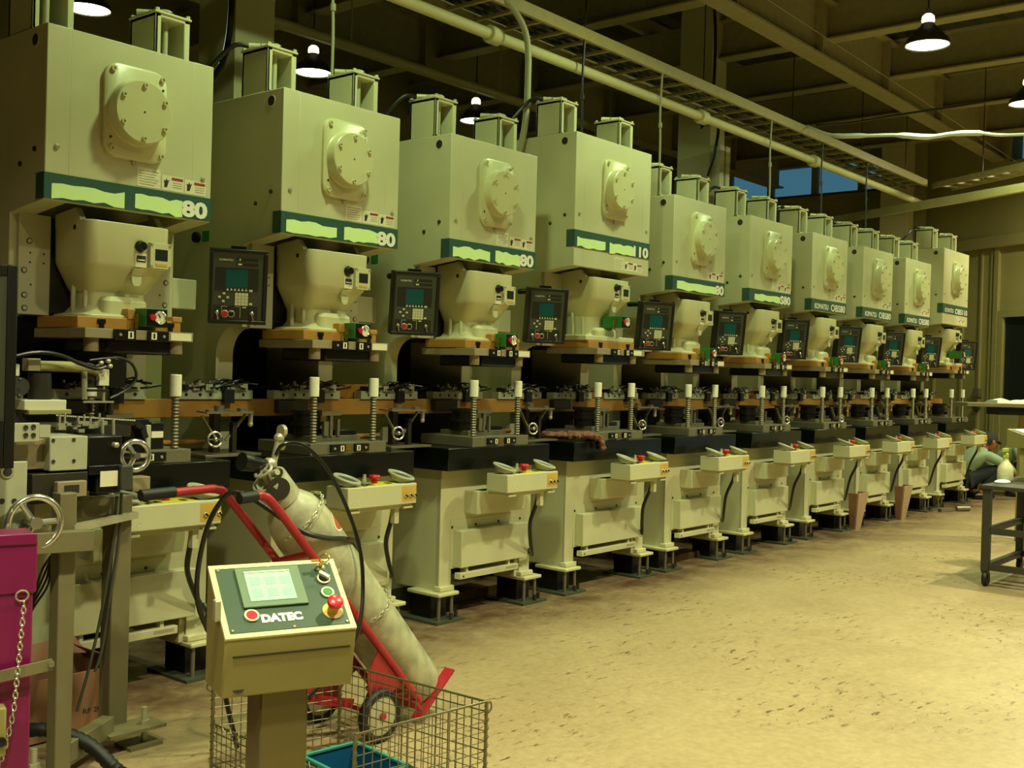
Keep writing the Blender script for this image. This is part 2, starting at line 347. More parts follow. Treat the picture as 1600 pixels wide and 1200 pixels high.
def make_press(big):
    W = 0.908 if big else 0.79
    zt, zb = (3.036, 2.155) if big else (2.80, 2.087)
    b0, b1 = (2.276, 2.392) if big else (2.087, 2.197)
    zfl = 1.62 if big else 1.575
    s0, s1 = (1.955, 2.10) if big else (1.85, 2.032)
    c = W/2; cz = 2.71 if big else 2.505; hd = 0.287 if big else 0.256
    p = empty('stamping_press')
    yb = 1.0; t = 0.105; zr = zb-0.034
    # side frames
    arc = [(0.36+0.14*math.sin(R(a)), 1.49+0.14*math.cos(R(a))) for a in range(0, 91, 15)]
    prof = [(0.0, zt), (0.0, zb), (0.286, zr), (0.286, 1.63)] + arc + [(0.5, 0.87), (0.012, 0.87), (0.012, 0.165), (yb, 0.165), (yb, zt)]
    for x in (0.0, W-t):
        MB().prism([(x, y, z) for y, z in prof], (t, 0, 0)).build('side_frame', 'paint', p, bevel=0.004)
    q = MB(); q.box(t-0.004, W-t+0.004, 0.0, 0.03, zb, zt-0.001); q.box(0.005, W-0.005, 0.01, yb-0.01, zt-0.02, zt+0.0005); q.box(t, W-t, 0.34, 0.36, 1.64, zt-0.03); q.build('head_housing', 'paint', p, bevel=0.003)
    q = MB(); q.box(t, W-t, yb-0.03, yb-0.005, 0.2, zt-0.01); q.box(t, W-t, 0.36, yb-0.03, 1.62, 1.64); q.build('throat_shade_panel', 'black', p)  # black panel stands in for the unlit depth of the throat
    # bed front with two legs
    q = MB(); W2 = W+0.02
    pts = [(-0.008, 0.87), (-0.008, 0.17), (0.094, 0.17), (0.094, 0.3), (W2-0.094, 0.3), (W2-0.094, 0.17), (W2+0.008, 0.17), (W2+0.008, 0.87)]
    q.prism([(x, 0, z) for x, z in pts], (0, 0.0115, 0))
    q.build('bed', 'paint', p, bevel=0.003)
    MB().box(t, W-t, 0.1, 0.9, 0.45, 0.86).build('bed_core', 'black', p)
    for lx, sg in ((0.04, -1), (W2-0.04, 1)):
        q = MB(); q.box(lx-0.085+sg*0.02, lx+0.085+sg*0.02, -0.06, 0.2, 0.148, 0.17); q.box(lx-0.06, lx+0.06, -0.025, 0.03, 0.17, 0.2); q.build('leg_flange', 'paint2', p, bevel=0.006)
        make_foot(p, lx+sg*0.02, -0.06+0.0)
    for lx, sg in ((0.04, -1), (W2-0.04, 1)):
        q = MB(); q.box(lx-0.09, lx+0.09, 0.72, 1.0, 0.0, 0.166); q.build('rear_foot', 'black', p)
    # front cover box, sheet screws, lower bar
    q = MB(); q.box(0.104, W2-0.09, -0.066, 0.0, 0.3, 0.514); q.build('front_cover', 'paint', p, bevel=0.003)
    q = MB(); q.box(0.078, W2-0.05, -0.0035, 0.0, 0.29, 0.575); q.build('cover_sheet', 'paint', p, bevel=0.001)
    for k in range(4):
        MB().lathe([(0.008, 0), (0.007, 0.004)], (0.088+k*(W-0.17)/3, -0.0035, 0.533), (0, -1, 0), 10).build('sheet_screw', 'ink', p)
    q = MB(); q.box(0.1, W2-0.18, -0.066, -0.02, 0.234, 0.27); q.box(0.17, 0.19, -0.05, 0.0, 0.25, 0.31); q.box(W2-0.26, W2-0.24, -0.05, 0.0, 0.25, 0.31); o = q.build('lower_bar', 'paint', p, bevel=0.003)
    MB().box(W2-0.3, W2-0.2, -0.067, -0.066, 0.248, 0.262).build('red_print', 'inkpale', o)
    MB().prism([(0.12, -0.067, 0.245), (0.138, -0.067, 0.245), (0.129, -0.067, 0.26)], (0, 0.001, 0)).build('warning_triangle', 'dsteel', o, smooth=False)
    # bolster
    q = MB(); q.box(c-0.465 if not big else c-0.528, c+0.465 if not big else c+0.528, -0.106, 0.62, 0.872, 1.0); o = q.build('bolster_plate', 'bolster', p, bevel=0.004)
    # guide plates beside the slide
    for sg in (-1, 1):
        x0, x1 = (c-0.365, c-0.225) if sg < 0 else (c+0.225, c+0.365)
        if big: x0 -= 0.055*(sg < 0); x1 += 0.055*(sg > 0)
        q = MB(); q.box(x0, x1, 0.262, 0.335, 1.628, zr+0.004); o = q.build('guide_plate', 'plate', p, bevel=0.003)
        for dx, z in ((0.045, 1.94), (0.025, 1.815), (0.028, 1.71), (0.03, 1.655)):
            b = MB(); xx = x0+dx if sg < 0 else x1-dx
            b.use(0); b.lathe([(0.013, 0), (0.013, 0.002), (0.0, 0.002)], (xx, 0.262, z), (0, -1, 0), 16); b.use(1); b.lathe([(0.009, 0.002), (0.009, 0.004), (0, 0.004)], (xx, 0.262, z), (0, -1, 0), 12)
            b.build('guide_bolt', ['dsteel', 'plate'], o)
        q = MB()
        for dx, z in ((0.05, 1.89), (0.11, 1.89), (0.05, 1.85), (0.11, 1.85), (0.055, 1.755)): q.lathe([(0.0045, 0), (0.0045, 0.001), (0, 0.001)], ((x0+dx) if sg < 0 else (x1-dx), 0.262, z), (0, -1, 0), 8)
        q.build('tapped_holes', 'ink', o)
    MB().box(W-0.002, W+0.14, 0.3, 0.4, 1.70, 1.845).build('junction_box', 'paint', p, bevel=0.004)
    # slide casting
    def rr(a, b, y, z, r): return rrect(a, b, y, 0.3, r, z)
    k = 1.12 if big else 1.0
    m = 0.0
    rings = [rr(c-0.2*k, c+0.2*k, 0.0, zfl+0.045, 0.03), rr(c-0.2*k, c+0.2*k, 0.0, zfl+0.06, 0.03), rr(c-0.155*k, c+0.155*k, 0.05, zfl+0.072, 0.045), rr(c-0.132*k, c+0.14*k, 0.08, zfl+0.1, 0.05),
             rr(c-0.132*k, c+0.14*k, 0.085, s0-0.115, 0.05), rr(c-0.145*k, c+0.148*k, 0.068, s0-0.1, 0.055), rr(c-0.195*k, c+0.185*k, 0.0, s0-0.012, 0.055), rr(c-0.203*k, c+0.193*k, -0.012, s0+0.01, 0.05), rr(c-0.205*k, c+0.195*k, -0.008, s1, 0.045)]
    q = MB().loft(rings)
    for x in (c-0.205*k, c+0.195*k-0.03):
        q.prism([(x, 0.045, s1-0.02), (x, 0.055, s1), (x, 0.1, zb-0.0), (x, 0.27, zb-0.02), (x, 0.27, s1-0.02)], (0.03, 0, 0))
    q.loft([rrect(c-0.1*k, c+0.11*k, 0.028, 0.12, 0.03, zfl+0.055), rrect(c-0.1*k, c+0.11*k, 0.028, 0.12, 0.03, zfl+0.125), rrect(c-0.085*k, c+0.095*k, 0.045, 0.12, 0.03, zfl+0.145)])
    for xr, yr in ((c-0.15*k, 0.2), (c-0.132*k, 0.13)): q.tube([(xr, yr, zfl+0.05), (xr, yr, zfl+0.16), (xr+0.012, yr+0.02, s0-0.06)], 0.011, 8)
    sl = q.build('slide', 'paint2', p, bevel=0.006)
    MB().box(c-0.15*k, c+0.15*k, 0.035, 0.26, s1-0.01, s1+0.003).build('slide_opening_shade', 'black', sl)  # black slab painted in as the shade inside the slide top
    MB().box(c-0.225, c+0.225, 0.3, 0.335, 1.64, zr).build('slide_way', 'dsteel', p)
    MB().lathe([(0.011, 0), (0.011, 0.003), (0, 0.003)], (c-0.204*k, 0.1, s1-0.03), (-1, 0, 0), 14).build('side_plug', 'ink', sl)
    MB().lathe([(0.024, 0), (0.026, 0.006), (0.018, 0.02), (0.018, 0.03), (0.0, 0.03)], (c+0.035, -0.01, s0+0.09), (0, -1, 0), 20).build('air_port', 'black', sl)
    q = MB().use(0); q.box(c+0.012, c+0.068, -0.014, -0.01, s0-0.0, s0+0.06); q.use(1); q.box(c+0.018, c+0.062, -0.0155, -0.013, s0+0.022, s0+0.05); q.use(0); q.box(c+0.022, c+0.058, -0.0165, -0.015, s0+0.028, s0+0.034); q.build('port_label', ['label', 'ink'], sl)
    q = MB().use(0); q.box(c+0.075, c+0.178, -0.03, -0.008, s0+0.0, s0+0.112); q.use(1); q.box(c+0.098, c+0.16, -0.032, -0.029, s0+0.035, s0+0.085); q.use(2); q.box(c+0.1, c+0.158, -0.032, -0.029, s0+0.01, s0+0.024)
    q.build('data_plate', ['paint2', 'pdark', 'orangel'], sl, bevel=0.003)
    for dx, dz in ((0.082, 0.008), (0.171, 0.008), (0.082, 0.104), (0.171, 0.104)): MB().lathe([(0.007, 0), (0.006, 0.004)], (c+dx, -0.03, s0+dz), (0, -1, 0), 10).build('plate_screw', 'zinc', sl)
    q = MB(); q.prism([(c+0.005, -0.008, s0-0.008), (c+0.05, -0.008, s0-0.008), (c+0.05, 0.02, s0-0.045), (c+0.005, 0.02, s0-0.045)], (0, -0.012, 0)); q.prism([(c+0.004, 0.005, s0-0.042), (c+0.05, 0.005, s0-0.042), (c+0.05, 0.005, s0-0.068), (c+0.04, 0.005, s0-0.084), (c+0.014, 0.005, s0-0.084), (c+0.004, 0.005, s0-0.068)], (0, -0.01, 0)); q.build('lifting_lug', 'paint2', sl, bevel=0.002)
    # slide flange
    f0 = 0.24*k+0.005
    q = MB(); q.prism([(c-f0, -0.014, zfl), (c+f0, -0.014, zfl), (c+f0+0.015, 0.06, zfl), (c+f0+0.015, 0.3, zfl), (c-f0-0.015, 0.3, zfl), (c-f0-0.015, 0.06, zfl)], (0, 0, 0.05))
    if not big: q.box(c-0.02, c+0.13, -0.018, 0.06, zfl+0.045, zfl+0.092); q.box(c+0.2, c+0.25, -0.018, 0.05, zfl+0.045, zfl+0.07)
    fl = q.build('slide_flange', 'orange', p, bevel=0.004)
    for x in (c-0.14, c+0.19): 
        q = MB(); q.box(x-0.018, x+0.018, -0.021, -0.012, zfl+0.022, zfl+0.04); q.box(x-0.009, x+0.009, -0.024, -0.012, zfl-0.004, zfl+0.024); q.build('clamp_bolt', 'black', fl)
    if big: MB().box(c-f0-0.03, c+f0-0.0, -0.012, 0.3, zfl+0.05, zfl+0.085).build('flange_pad', 'paint2', fl, bevel=0.006)
    # upper die
    zu = zfl-0.042
    q = MB(); q.box(c-hd, c+hd, -0.096, 0.33, zu, zfl-0.001); ud = q.build('upper_die', 'tan', p, bevel=0.002)
    MB().box(c-hd+0.12, c+hd-0.07, -0.05, 0.3, zu-0.062, zu).build('die_block', 'black', ud, bevel=0.012)
    for x in (c-0.2, c+0.2): MB().cyl((x, -0.045, zu-0.055), (x, -0.045, zu), 0.03, n=18).build('guide_bushing', 'tan', ud)
    for x, s in ((c-0.083, 1), (c+0.075, -1)):
        q = MB().use(0); q.box(x-0.048, x+0.048, -0.112, -0.096, zu-0.006, zu+0.04); q.use(1); q.box(x+s*0.024-0.013, x+s*0.024+0.013, -0.1135, -0.111, zu+0.003, zu+0.034); q.use(2); q.lathe([(0.007, 0), (0.006, 0.004)], (x-s*0.024, -0.112, zu+0.018), (0, -1, 0), 10); q.use(0); q.box(x+s*0.024-0.004, x+s*0.024+0.004, -0.1142, -0.113, zu+0.008, zu+0.029)
        q.build('clamp_tag', ['black', 'label', 'zinc'], ud)
    MB().box(c+0.142, c+0.245, -0.0985, -0.096, zu+0.004, zu+0.036).build('die_label', 'label', ud)
    # load gauge box
    if not big: gx, gz = c+0.017, 1.59
    else: gx, gz = c-0.02, 1.765
    q = MB(); q.box(gx, gx+0.104, -0.1, -0.0 if not big else 0.06, gz, gz+0.08); gb = q.build('gauge_box', 'green', p, bevel=0.002)
    MB().box(gx+0.003, gx+0.101, -0.1025, -0.1, gz+0.003, gz+0.077).build('gauge_face', 'black', gb)
    q = MB().use(0); q.ring((gx+0.066, -0.106, gz+0.042), (0, 1, 0), 0.025, 0.005, 20, 6); q.use(1); q.lathe([(0.024, 0), (0.024, 0.004), (0, 0.004)], (gx+0.066, -0.102, gz+0.042), (0, -1, 0), 20); q.use(2); q.bar((gx+0.066, -0.107, gz+0.042), (gx+0.056, -0.107, gz+0.056), 0.004); q.build('dial', ['chrome', 'label', 'ink'], gb)
    MB().lathe([(0.012, 0), (0.014, 0.012), (0, 0.014)], (gx+0.026, -0.102, gz+0.042), (0, -1, 0), 14).build('red_knob', 'redb', gb)
    q = MB(); q.tube([(gx, -0.05, gz+0.05), (gx-0.016, -0.055, gz+0.05), (gx-0.016, -0.055, gz-0.01)], 0.006, 8); q.cyl((gx-0.016, -0.055, gz+0.02), (gx-0.016, -0.055, gz+0.05), 0.01, n=8); q.build('air_fitting', 'brass', gb)
    # crank cover
    q = MB(); ring = rrect(c-0.15, c+0.145, cz-0.2, cz+0.2, 0.065, 0, 6, 'xz'); ring2 = rrect(c-0.142, c+0.137, cz-0.192, cz+0.192, 0.06, 0, 6, 'xz')
    q.loft([ring, [v+Vector((0, -0.016, 0)) for v in ring], [v+Vector((0, -0.022, 0)) for v in ring2]])
    q.lathe([(0.148, 0.016), (0.137, 0.026), (0.134, 0.076), (0.13, 0.08), (0.0, 0.08)], (c, 0, cz), (0, -1, 0), 48)
    cc = q.build('crank_cover', 'paint2', p)
    for dx, dz in ((-0.115, 0.17), (0.118, 0.17), (-0.118, -0.165), (0.12, -0.165)): MB().lathe([(0.012, 0), (0.012, 0.01), (0.0065, 0.01), (0.0065, 0.005), (0, 0.005)], (c+dx, -0.022, cz+dz), (0, -1, 0), 12).build('cover_bolt', 'paint2', cc)
    for a in range(6):
        an = R(90+60*a); MB().lathe([(0.011, 0), (0.011, 0.01), (0.006, 0.01), (0.006, 0.005), (0, 0.005)], (c+0.113*math.cos(an), -0.08, cz+0.113*math.sin(an)), (0, -1, 0), 12).build('cover_bolt', 'paint2', cc)
    q = MB(); q.lathe([(0.004, 0), (0.004, 0.002), (0, 0.002)], (c, -0.08, cz), (0, -1, 0), 8); q.lathe([(0.006, 0), (0.006, 0.002), (0, 0.002)], (c+0.122, -0.022, cz+0.125), (0, -1, 0), 8); q.lathe([(0.006, 0), (0.006, 0.002), (0, 0.002)], (c-0.122, -0.022, cz-0.12), (0, -1, 0), 8); q.build('oil_holes', 'ink', cc)
    # head screws and lifting hole
    for x, z in ((0.05, b1+0.11), (c-0.0, b1+0.098), (W-0.045, b1+0.085)): MB().lathe([(0.011, 0), (0.011, 0.006), (0.005, 0.008)], (x, 0, z), (0, -1, 0), 10).build('head_screw', 'zinc', p)
    q = MB().use(0); q.lathe([(0.03, 0), (0.03, 0.002), (0.025, 0.002)], (0.0, 0.097, zt-0.055), (-1, 0, 0), 20, True); q.use(1); q.lathe([(0.025, 0.0), (0.025, 0.0022), (0, 0.0022)], (0.0, 0.097, zt-0.055), (-1, 0, 0), 20); q.build('lifting_hole', ['paint2', 'dsteel'], p)
    for y, z in ((0.08, b1+0.1), (0.2, b1+0.05)): MB().lathe([(0.011, 0), (0.011, 0.006), (0.005, 0.01)], (0, y, z), (-1, 0, 0), 10).build('side_screw', 'dsteel', p)
    # name band
    q = MB(); q.box(-0.004, W, -0.004, 0.0, b0+0.004, b1); q.box(-0.004, 0.0, -0.004, 0.06, b0+0.004, b1); nb = q.build('name_band', 'band', p)
    # stickers
    def sticker(x0, x1, z0, z1, kind):
        o = MB().box(x0, x1, -0.0012, 0, z0, z1).build('warning_label' if kind else 'instruction_label', 'label', p)
        if kind:
            MB().box(x0+(x1-x0)*0.45, x1-0.004, -0.002, -0.001, z1-0.018, z1-0.006).build('red_heading', 'lblred', o)
            q = MB(); xx, zz, s = x0+0.012, z0+0.012, 0.9
            q.prism([(xx, -0.0018, zz), (xx+0.016*s, -0.0018, zz+0.002), (xx+0.024*s, -0.0018, zz+0.03*s), (xx+0.03*s, -0.0018, zz+0.04*s), (xx+0.018*s, -0.0018, zz+0.034*s), (xx+0.012*s, -0.0018, zz+0.045*s), (xx+0.006*s, -0.0018, zz+0.032*s), (xx-0.003*s, -0.0018, zz+0.036*s), (xx+0.001*s, -0.0018, zz+0.018*s)], (0, 0.001, 0))
            q.build('crushed_hand_symbol', 'ink', o, smooth=False)
            q = MB()
            for i in range(3): q.box(x0+(x1-x0)*0.5, x1-0.008, -0.0018, -0.001, z1-0.03-0.01*i, z1-0.027-0.01*i)
            q.build('small_print', 'inkpale', o, smooth=False)
        else:
            q = MB()
            for i in range(6): q.box(x0+0.008, x1-0.008-0.01*(i % 3), -0.0018, -0.001, z1-0.016-0.0115*i, z1-0.0125-0.0115*i)
            q.build('small_print', 'inkpale', o, smooth=False)
    zs = b1+0.006 if not big else zb+0.018
    sticker(c+0.02, c+0.132, zs, zs+0.083, 0); sticker(c+0.14, c+0.25, zs, zs+0.066, 1); sticker(c+0.256, c+0.366, zs, zs+0.062, 1)
    # balancer towers on the head
    for x0 in ((0.008, c+0.18) if not big else (0.01, c+0.24)):
        q = MB(); x1 = x0+0.18; h = 0.235
        q.box(x0, x0+0.016, 0.145, 0.355, zt, zt+h); q.box(x1-0.03, x1, 0.145, 0.355, zt, zt+h); q.box(x0, x1, 0.335, 0.355, zt, zt+h); q.box(x0, x1, 0.145, 0.355, zt+h-0.028, zt+h)
        q.box(x0, x0+0.03, 0.145, 0.16, zt, zt+h); q.box(x0, x1, 0.145, 0.165, zt, zt+0.016); q.box(x0-0.006, x1+0.006, 0.138, 0.362, zt+h-0.012, zt+h)
        o = q.build('balancer_tower', 'paint', p, bevel=0.004)
        MB().cyl((x0+0.085, 0.2, zt), (x0+0.085, 0.2, zt+h-0.02), 0.013, n=12).build('balancer_rod', 'plate', o)
        q = MB(); q.tube([(x0-0.0, 0.3, zt+h+0.016), (x0+0.05, 0.25, zt+h+0.016), (x0+0.09, 0.2, zt+h+0.018), (x0+0.1, 0.18, zt+h+0.006)], 0.015, 10, smooth=3); q.cyl((x0+0.05, 0.25, zt+h), (x0+0.05, 0.25, zt+h+0.024), 0.022, n=6); q.build('cap_fitting', 'paint2', o)
        for dx, dy in ((0.01, 0.15), (x1-x0-0.01, 0.15), (0.01, 0.35), (x1-x0-0.01, 0.35)): MB().cyl((x0+dx, dy, zt+h), (x0+dx, dy, zt+h+0.012), 0.011, n=6).build('cap_bolt', 'paint2', o)
    q = MB(); q.tube([(0.01, 0.3, zt+0.25), (-0.06, 0.34, zt+0.24), (-0.14, 0.42, zt+0.12), (-0.2, 0.55, zt-0.05), (-0.1, 0.8, zt-0.14), (0.0, 0.85, zt-0.15)], 0.012, 8, smooth=5); q.build('air_hose', 'cable', p)
    MB().lathe([(0.028, 0), (0.028, 0.02), (0.0, 0.02)], (0, 0.69, 2.105), (-1, 0, 0), 18).build('side_gauge', 'black', p)
    MB().box(-0.004, 0, 0.585, 0.645, 2.08, 2.135).build('green_label', 'green', p)
    make_station(p, c + (0.0 if not big else 0.0))
    make_pendant(p, W)
    return p, nb

def patch_poly(pts, y=-0.0052):
    return MB().prism([(x, y, z) for x, z in pts], (0, 0.0012, 0))

ORD = ['nearest', 'second', 'third', 'fourth', 'fifth', 'sixth', 'seventh', 'eighth', 'ninth', 'farthest']
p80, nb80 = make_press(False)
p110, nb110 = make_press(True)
PRESS = []
rnd = random.Random(3)
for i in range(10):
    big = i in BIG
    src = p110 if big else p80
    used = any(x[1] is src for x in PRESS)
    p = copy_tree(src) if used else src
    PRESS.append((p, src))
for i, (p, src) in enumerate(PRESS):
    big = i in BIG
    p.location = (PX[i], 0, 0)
    W = 0.908 if big else 0.79
    nb = [c for c in p.children if c.name.startswith('name_band')][0]
    z0 = 2.29 if big else 2.105; zt_ = z0+0.062
    num = '110' if big else '80'
    if i < 6:
        wx = 0.19 if big else 0.135
        def jag(x0, x1, zc, hh):
            n = 7; top = [(x0+(x1-x0)*k/n, zc+hh+rnd.uniform(-0.009, 0.006)) for k in range(n+1)]; bot = [(x0+(x1-x0)*k/n, zc-hh+rnd.uniform(-0.008, 0.009)) for k in range(n, -1, -1)]
            return top+bot
        if i < 4:
            a, b, cc_, d = (0.03, 0.355, 0.405, W-wx-0.015)
            patch_poly(jag(a, b, z0+0.024, 0.031)).build('painted_over_patch', 'patch', nb, smooth=False)
            patch_poly(jag(cc_, d, z0+0.026, 0.034)).build('painted_over_patch', 'patch', nb, smooth=False)
        elif i == 4:
            patch_poly(jag(0.06, W-wx-0.01, z0+0.026, 0.03)).build('painted_over_patch', 'patch', nb, smooth=False)
        else:
            patch_poly(jag(0.1, W-wx-0.085, z0+0.028, 0.028)).build('painted_over_patch', 'patch', nb, smooth=False)
            num = 'S80'; wx = 0.2
        text_part('model_number', num, 'white', nb, W-wx-0.02, z0-0.008, wx, 0.076, -0.0062, 0.045)
    else:
        text_part('maker_lettering', 'KOMATSU', 'white', nb, 0.07, z0+0.004, 0.3, 0.05, -0.0052, 0.02)
        text_part('model_number', 'OBS'+num, 'white', nb, 0.43, z0-0.002, W-0.46, 0.066, -0.0052, 0.02)
    where = 'nearest the camera' if i == 0 else ('last in the row by the far wall' if i == 9 else '%s from the left' % ORD[i])
    look = 'taller cream stamping press with raised green band' if big else 'cream stamping press with overpainted green band'
    if i in (6, 7, 8): look = 'cream stamping press with clear white band lettering'
    tag(p, look + ', ' + where, 'press', 'stamping presses in the row')
# ------------------------------------------------- die sets on the bolsters
def make_die(big):
    hd = 0.287 if big else 0.256
    d = empty('die_set')
    MB().box(-hd, hd, -0.098, 0.32, 0, 0.058).build('lower_shoe', 'shoe', d, bevel=0.002)
    for x in (-0.202, 0.202):
        q = MB(); q.cyl((x, -0.05, 0.058), (x, -0.05, 0.3), 0.0135, n=14)
        for k in range(15): q.ring((x, -0.05, 0.066+k*0.0152), (0, 0, 1), 0.0145, 0.0045, 14, 6)
        o = q.build('guide_post', 'steel', d)
        MB().lathe([(0.022, 0), (0.0255, 0.002), (0.0255, 0.095), (0.023, 0.098), (0, 0.098)], (x, -0.05, 0.29), (0, 0, 1), 18).build('post_sleeve', 'sleeve', o)
    MB().box(-0.15, 0.19, 0.03, 0.26, 0.058, 0.085).build('die_holder', 'shoe', d, bevel=0.002)
    q = MB(); q.lathe([(0.07, 0), (0.07, 0.05), (0.085, 0.052), (0.085, 0.07), (0.07, 0.072), (0.07, 0.11), (0.085, 0.112), (0.085, 0.13), (0.07, 0.13), (0, 0.13)], (-0.1, 0.13, 0.085), (0, 0, 1), 22); q.build('forming_die', 'black', d)
    q = MB(); q.box(-0.07, -0.04, 0.02, 0.04, 0.085, 0.16); q.box(-0.03, -0.012, 0.02, 0.04, 0.085, 0.2); q.box(0.02, 0.035, 0.02, 0.04, 0.085, 0.17); q.box(-0.09, 0.04, 0.016, 0.045, 0.19, 0.212); q.build('stripper_pins', 'steel', d)
    MB().box(0.04, 0.17, 0.04, 0.2, 0.085, 0.112).build('punch_pad', 'black', d, bevel=0.002)
    for x, s in ((-0.085, 1), (0.075, -1)):
        q = MB().use(0); q.box(x-0.048, x+0.048, -0.112, -0.098, 0.012, 0.05); q.use(1); q.box(x+s*0.025-0.012, x+s*0.025+0.012, -0.1135, -0.111, 0.016, 0.044); q.use(2); q.lathe([(0.007, 0), (0.006, 0.004)], (x-s*0.025, -0.112, 0.03), (0, -1, 0), 10); q.use(0); q.box(x+s*0.025-0.004, x+s*0.025+0.004, -0.1142, -0.113, 0.02, 0.04)
        q.build('clamp_tag', ['black', 'label', 'zinc'], d)
    MB().box(-0.03, 0.018, -0.101, -0.098, 0.018, 0.046).build('brass_tag', 'brass', d)
    return d
d80 = make_die(False); d110 = make_die(True); used = set()
for i in range(10):
    src = d110 if i in BIG else d80
    d = copy_tree(src) if src in used else src
    used.add(src)
    d.location = (PX[i] + (0.454 if i in BIG else 0.397), 0, 1.0005)
    nm = 'nearest press' if i == 0 else ('farthest press' if i == 9 else '%s press from the left' % ORD[i])
    tag(d, 'steel die set with cream-sleeved posts on the ' + nm, 'die set', 'die sets on the press bolsters')

# -------------------------------------------- transfer beam through the row
tb = empty('transfer_beam', (1.2, 0.4, 0))
tag(tb, 'long orange transfer beam with grey gripper bars running through all the presses', 'transfer beam')
L = 13.1
MB().box(0, L, 0, 0.06, 1.172, 1.262).build('orange_beam', 'orange', tb, bevel=0.003)
rn = random.Random(11)
def clutter(o, n, L0):
    for k in range(n):
        x = rn.uniform(0.02, L0-0.06); w = rn.uniform(0.012, 0.04); h = rn.uniform(0.01, 0.035)
        o.use(rn.choice((0, 0, 1, 2))); o.box(x, x+w, rn.uniform(-0.03, 0.0), rn.uniform(0.02, 0.05), 0.045, 0.045+h)
        if k % 3 == 0: o.use(1); o.cyl((x+w/2, 0.0, 0.045+h), (x+w/2, 0.0, 0.06+h), 0.006, n=8)
def gripper_mesh():
    q = MB().use(0); q.box(0, 0.46, -0.012, 0.05, 0.0, 0.046); q.use(2)
    for x in (0.06, 0.14, 0.2, 0.3, 0.4): q.lathe([(0.009, 0), (0.009, 0.001), (0, 0.001)], (x, -0.012, 0.023), (0, -1, 0), 10)
    q.box(0.27, 0.33, -0.035, -0.01, -0.02, 0.05); clutter(q, 26, 0.46)
    return q
g0 = gripper_mesh().build('gripper_bar', ['grey', 'zinc', 'rubber'], tb, loc=(0.1, 0, 1.262))
def hose_mesh(seed, n=7):
    r2 = random.Random(seed); q = MB()
    for k in range(n):
        x = r2.uniform(0, 0.2); P = [(x, 0, 0.05)]
        for j in range(4): P.append((x+0.07*(j+1)+r2.uniform(-0.02, 0.02), r2.uniform(-0.05, 0.03), 0.05+r2.uniform(0.0, 0.05)))
        q.tube(P, 0.0055, 6, smooth=4)
    return q
h0 = hose_mesh(5).build('air_tubes', 'cable', tb, loc=(0.12, 0, 1.262))
x = 0.65; k = 0
while x < L-0.5:
    g = g0.copy(); COL.objects.link(g); g.location = (x, 0, 1.262); g.scale = (1, 1, 1)
    h = h0.copy(); COL.objects.link(h); h.location = (x+0.05, 0, 1.265)
    x += 0.6 if k % 2 == 0 else 0.62; k += 1
for x0, ln in ((2.72, 0.75), (5.25, 0.8), (7.6, 0.7), (10.1, 0.75)):
    MB().box(x0, x0+ln, 0.061, 0.085, 1.262, 1.345).build('upper_orange_rail', 'orange', tb, bevel=0.004)
for i in range(10):
    x0 = PX[i]-1.2
    MB().box(x0+0.3, x0+0.5, -0.045, 0.0, 1.19, 1.258).build('sensor_cover', 'dsteel', tb, bevel=0.004)
    q = MB(); q.cyl((x0+0.46, -0.02, 1.05), (x0+1.05, -0.02, 1.05), 0.014, n=12); q.build('lower_orange_rod', 'orange', tb)
    q = MB(); q.box(x0+0.6, x0+0.64, -0.03, 0.01, 1.0, 1.172); q.build('beam_leg', 'orange', tb)

# ------------------------------------------------ hand wheel idle stations
def make_idle():
    s = empty('idle_station')
    MB().box(-0.16, 0.16, -0.07, 0.2, 0, 0.012).build('base_plate', 'steel', s, bevel=0.001)
    q = MB(); q.box(-0.035, 0.005, 0.05, 0.09, 0.012, 0.205); q.box(0.04, 0.065, 0.0, 0.03, 0.012, 0.16); q.build('post', 'dsteel', s, bevel=0.002)
    q = MB(); q.prism([(-0.15, -0.06, 0.205), (0.1, -0.08, 0.205), (0.16, 0.0, 0.205), (0.05, 0.14, 0.205), (-0.1, 0.1, 0.205)], (0, 0, 0.008)); q.cyl((-0.02, 0.03, 0.213), (-0.02, 0.03, 0.24), 0.025, n=14); q.box(-0.12, -0.09, -0.03, 0.0, 0.213, 0.222); q.box(0.06, 0.1, -0.03, 0.0, 0.213, 0.228); q.build('table_top', 'steel', s)
    q = MB(); q.bar((0.02, 0.03, 0.07), (0.13, 0.02, 0.2), 0.02, 0.008); q.bar((-0.03, 0.03, 0.07), (-0.12, 0.03, 0.19), 0.02, 0.008); q.cyl((0.12, -0.03, 0.15), (0.12, -0.03, 0.205), 0.012, n=10); q.ball((0.12, -0.03, 0.15), 0.014); q.build('brace', 'zinc', s)
    q = MB(); q.ring((-0.11, -0.07, 0.085), (-0.3, -1, 0.1), 0.034, 0.006, 24, 8); q.cyl((-0.11, -0.07, 0.085), (-0.02, 0.05, 0.085), 0.007, n=8); q.bar((-0.143, -0.06, 0.085), (-0.077, -0.08, 0.085), 0.006); q.ball((-0.11, -0.075, 0.085), 0.012); q.build('hand_wheel', 'chrome', s)
    return s
s0 = make_idle()
for i in range(9):
    s = s0 if i == 0 else copy_tree(s0)
    W = 0.908 if i in BIG else 0.79
    s.location = ((PX[i]+W+PX[i+1])/2, 0.12, 1.0005)
    where = 'between the first two presses from the left' if i == 0 else ('between the %s and %s presses' % (ORD[i], ORD[i+1]) if i < 8 else 'between the ninth and farthest presses')
    tag(s, 'small steel table with hand wheel ' + where, 'idle station', 'idle stations between the presses')

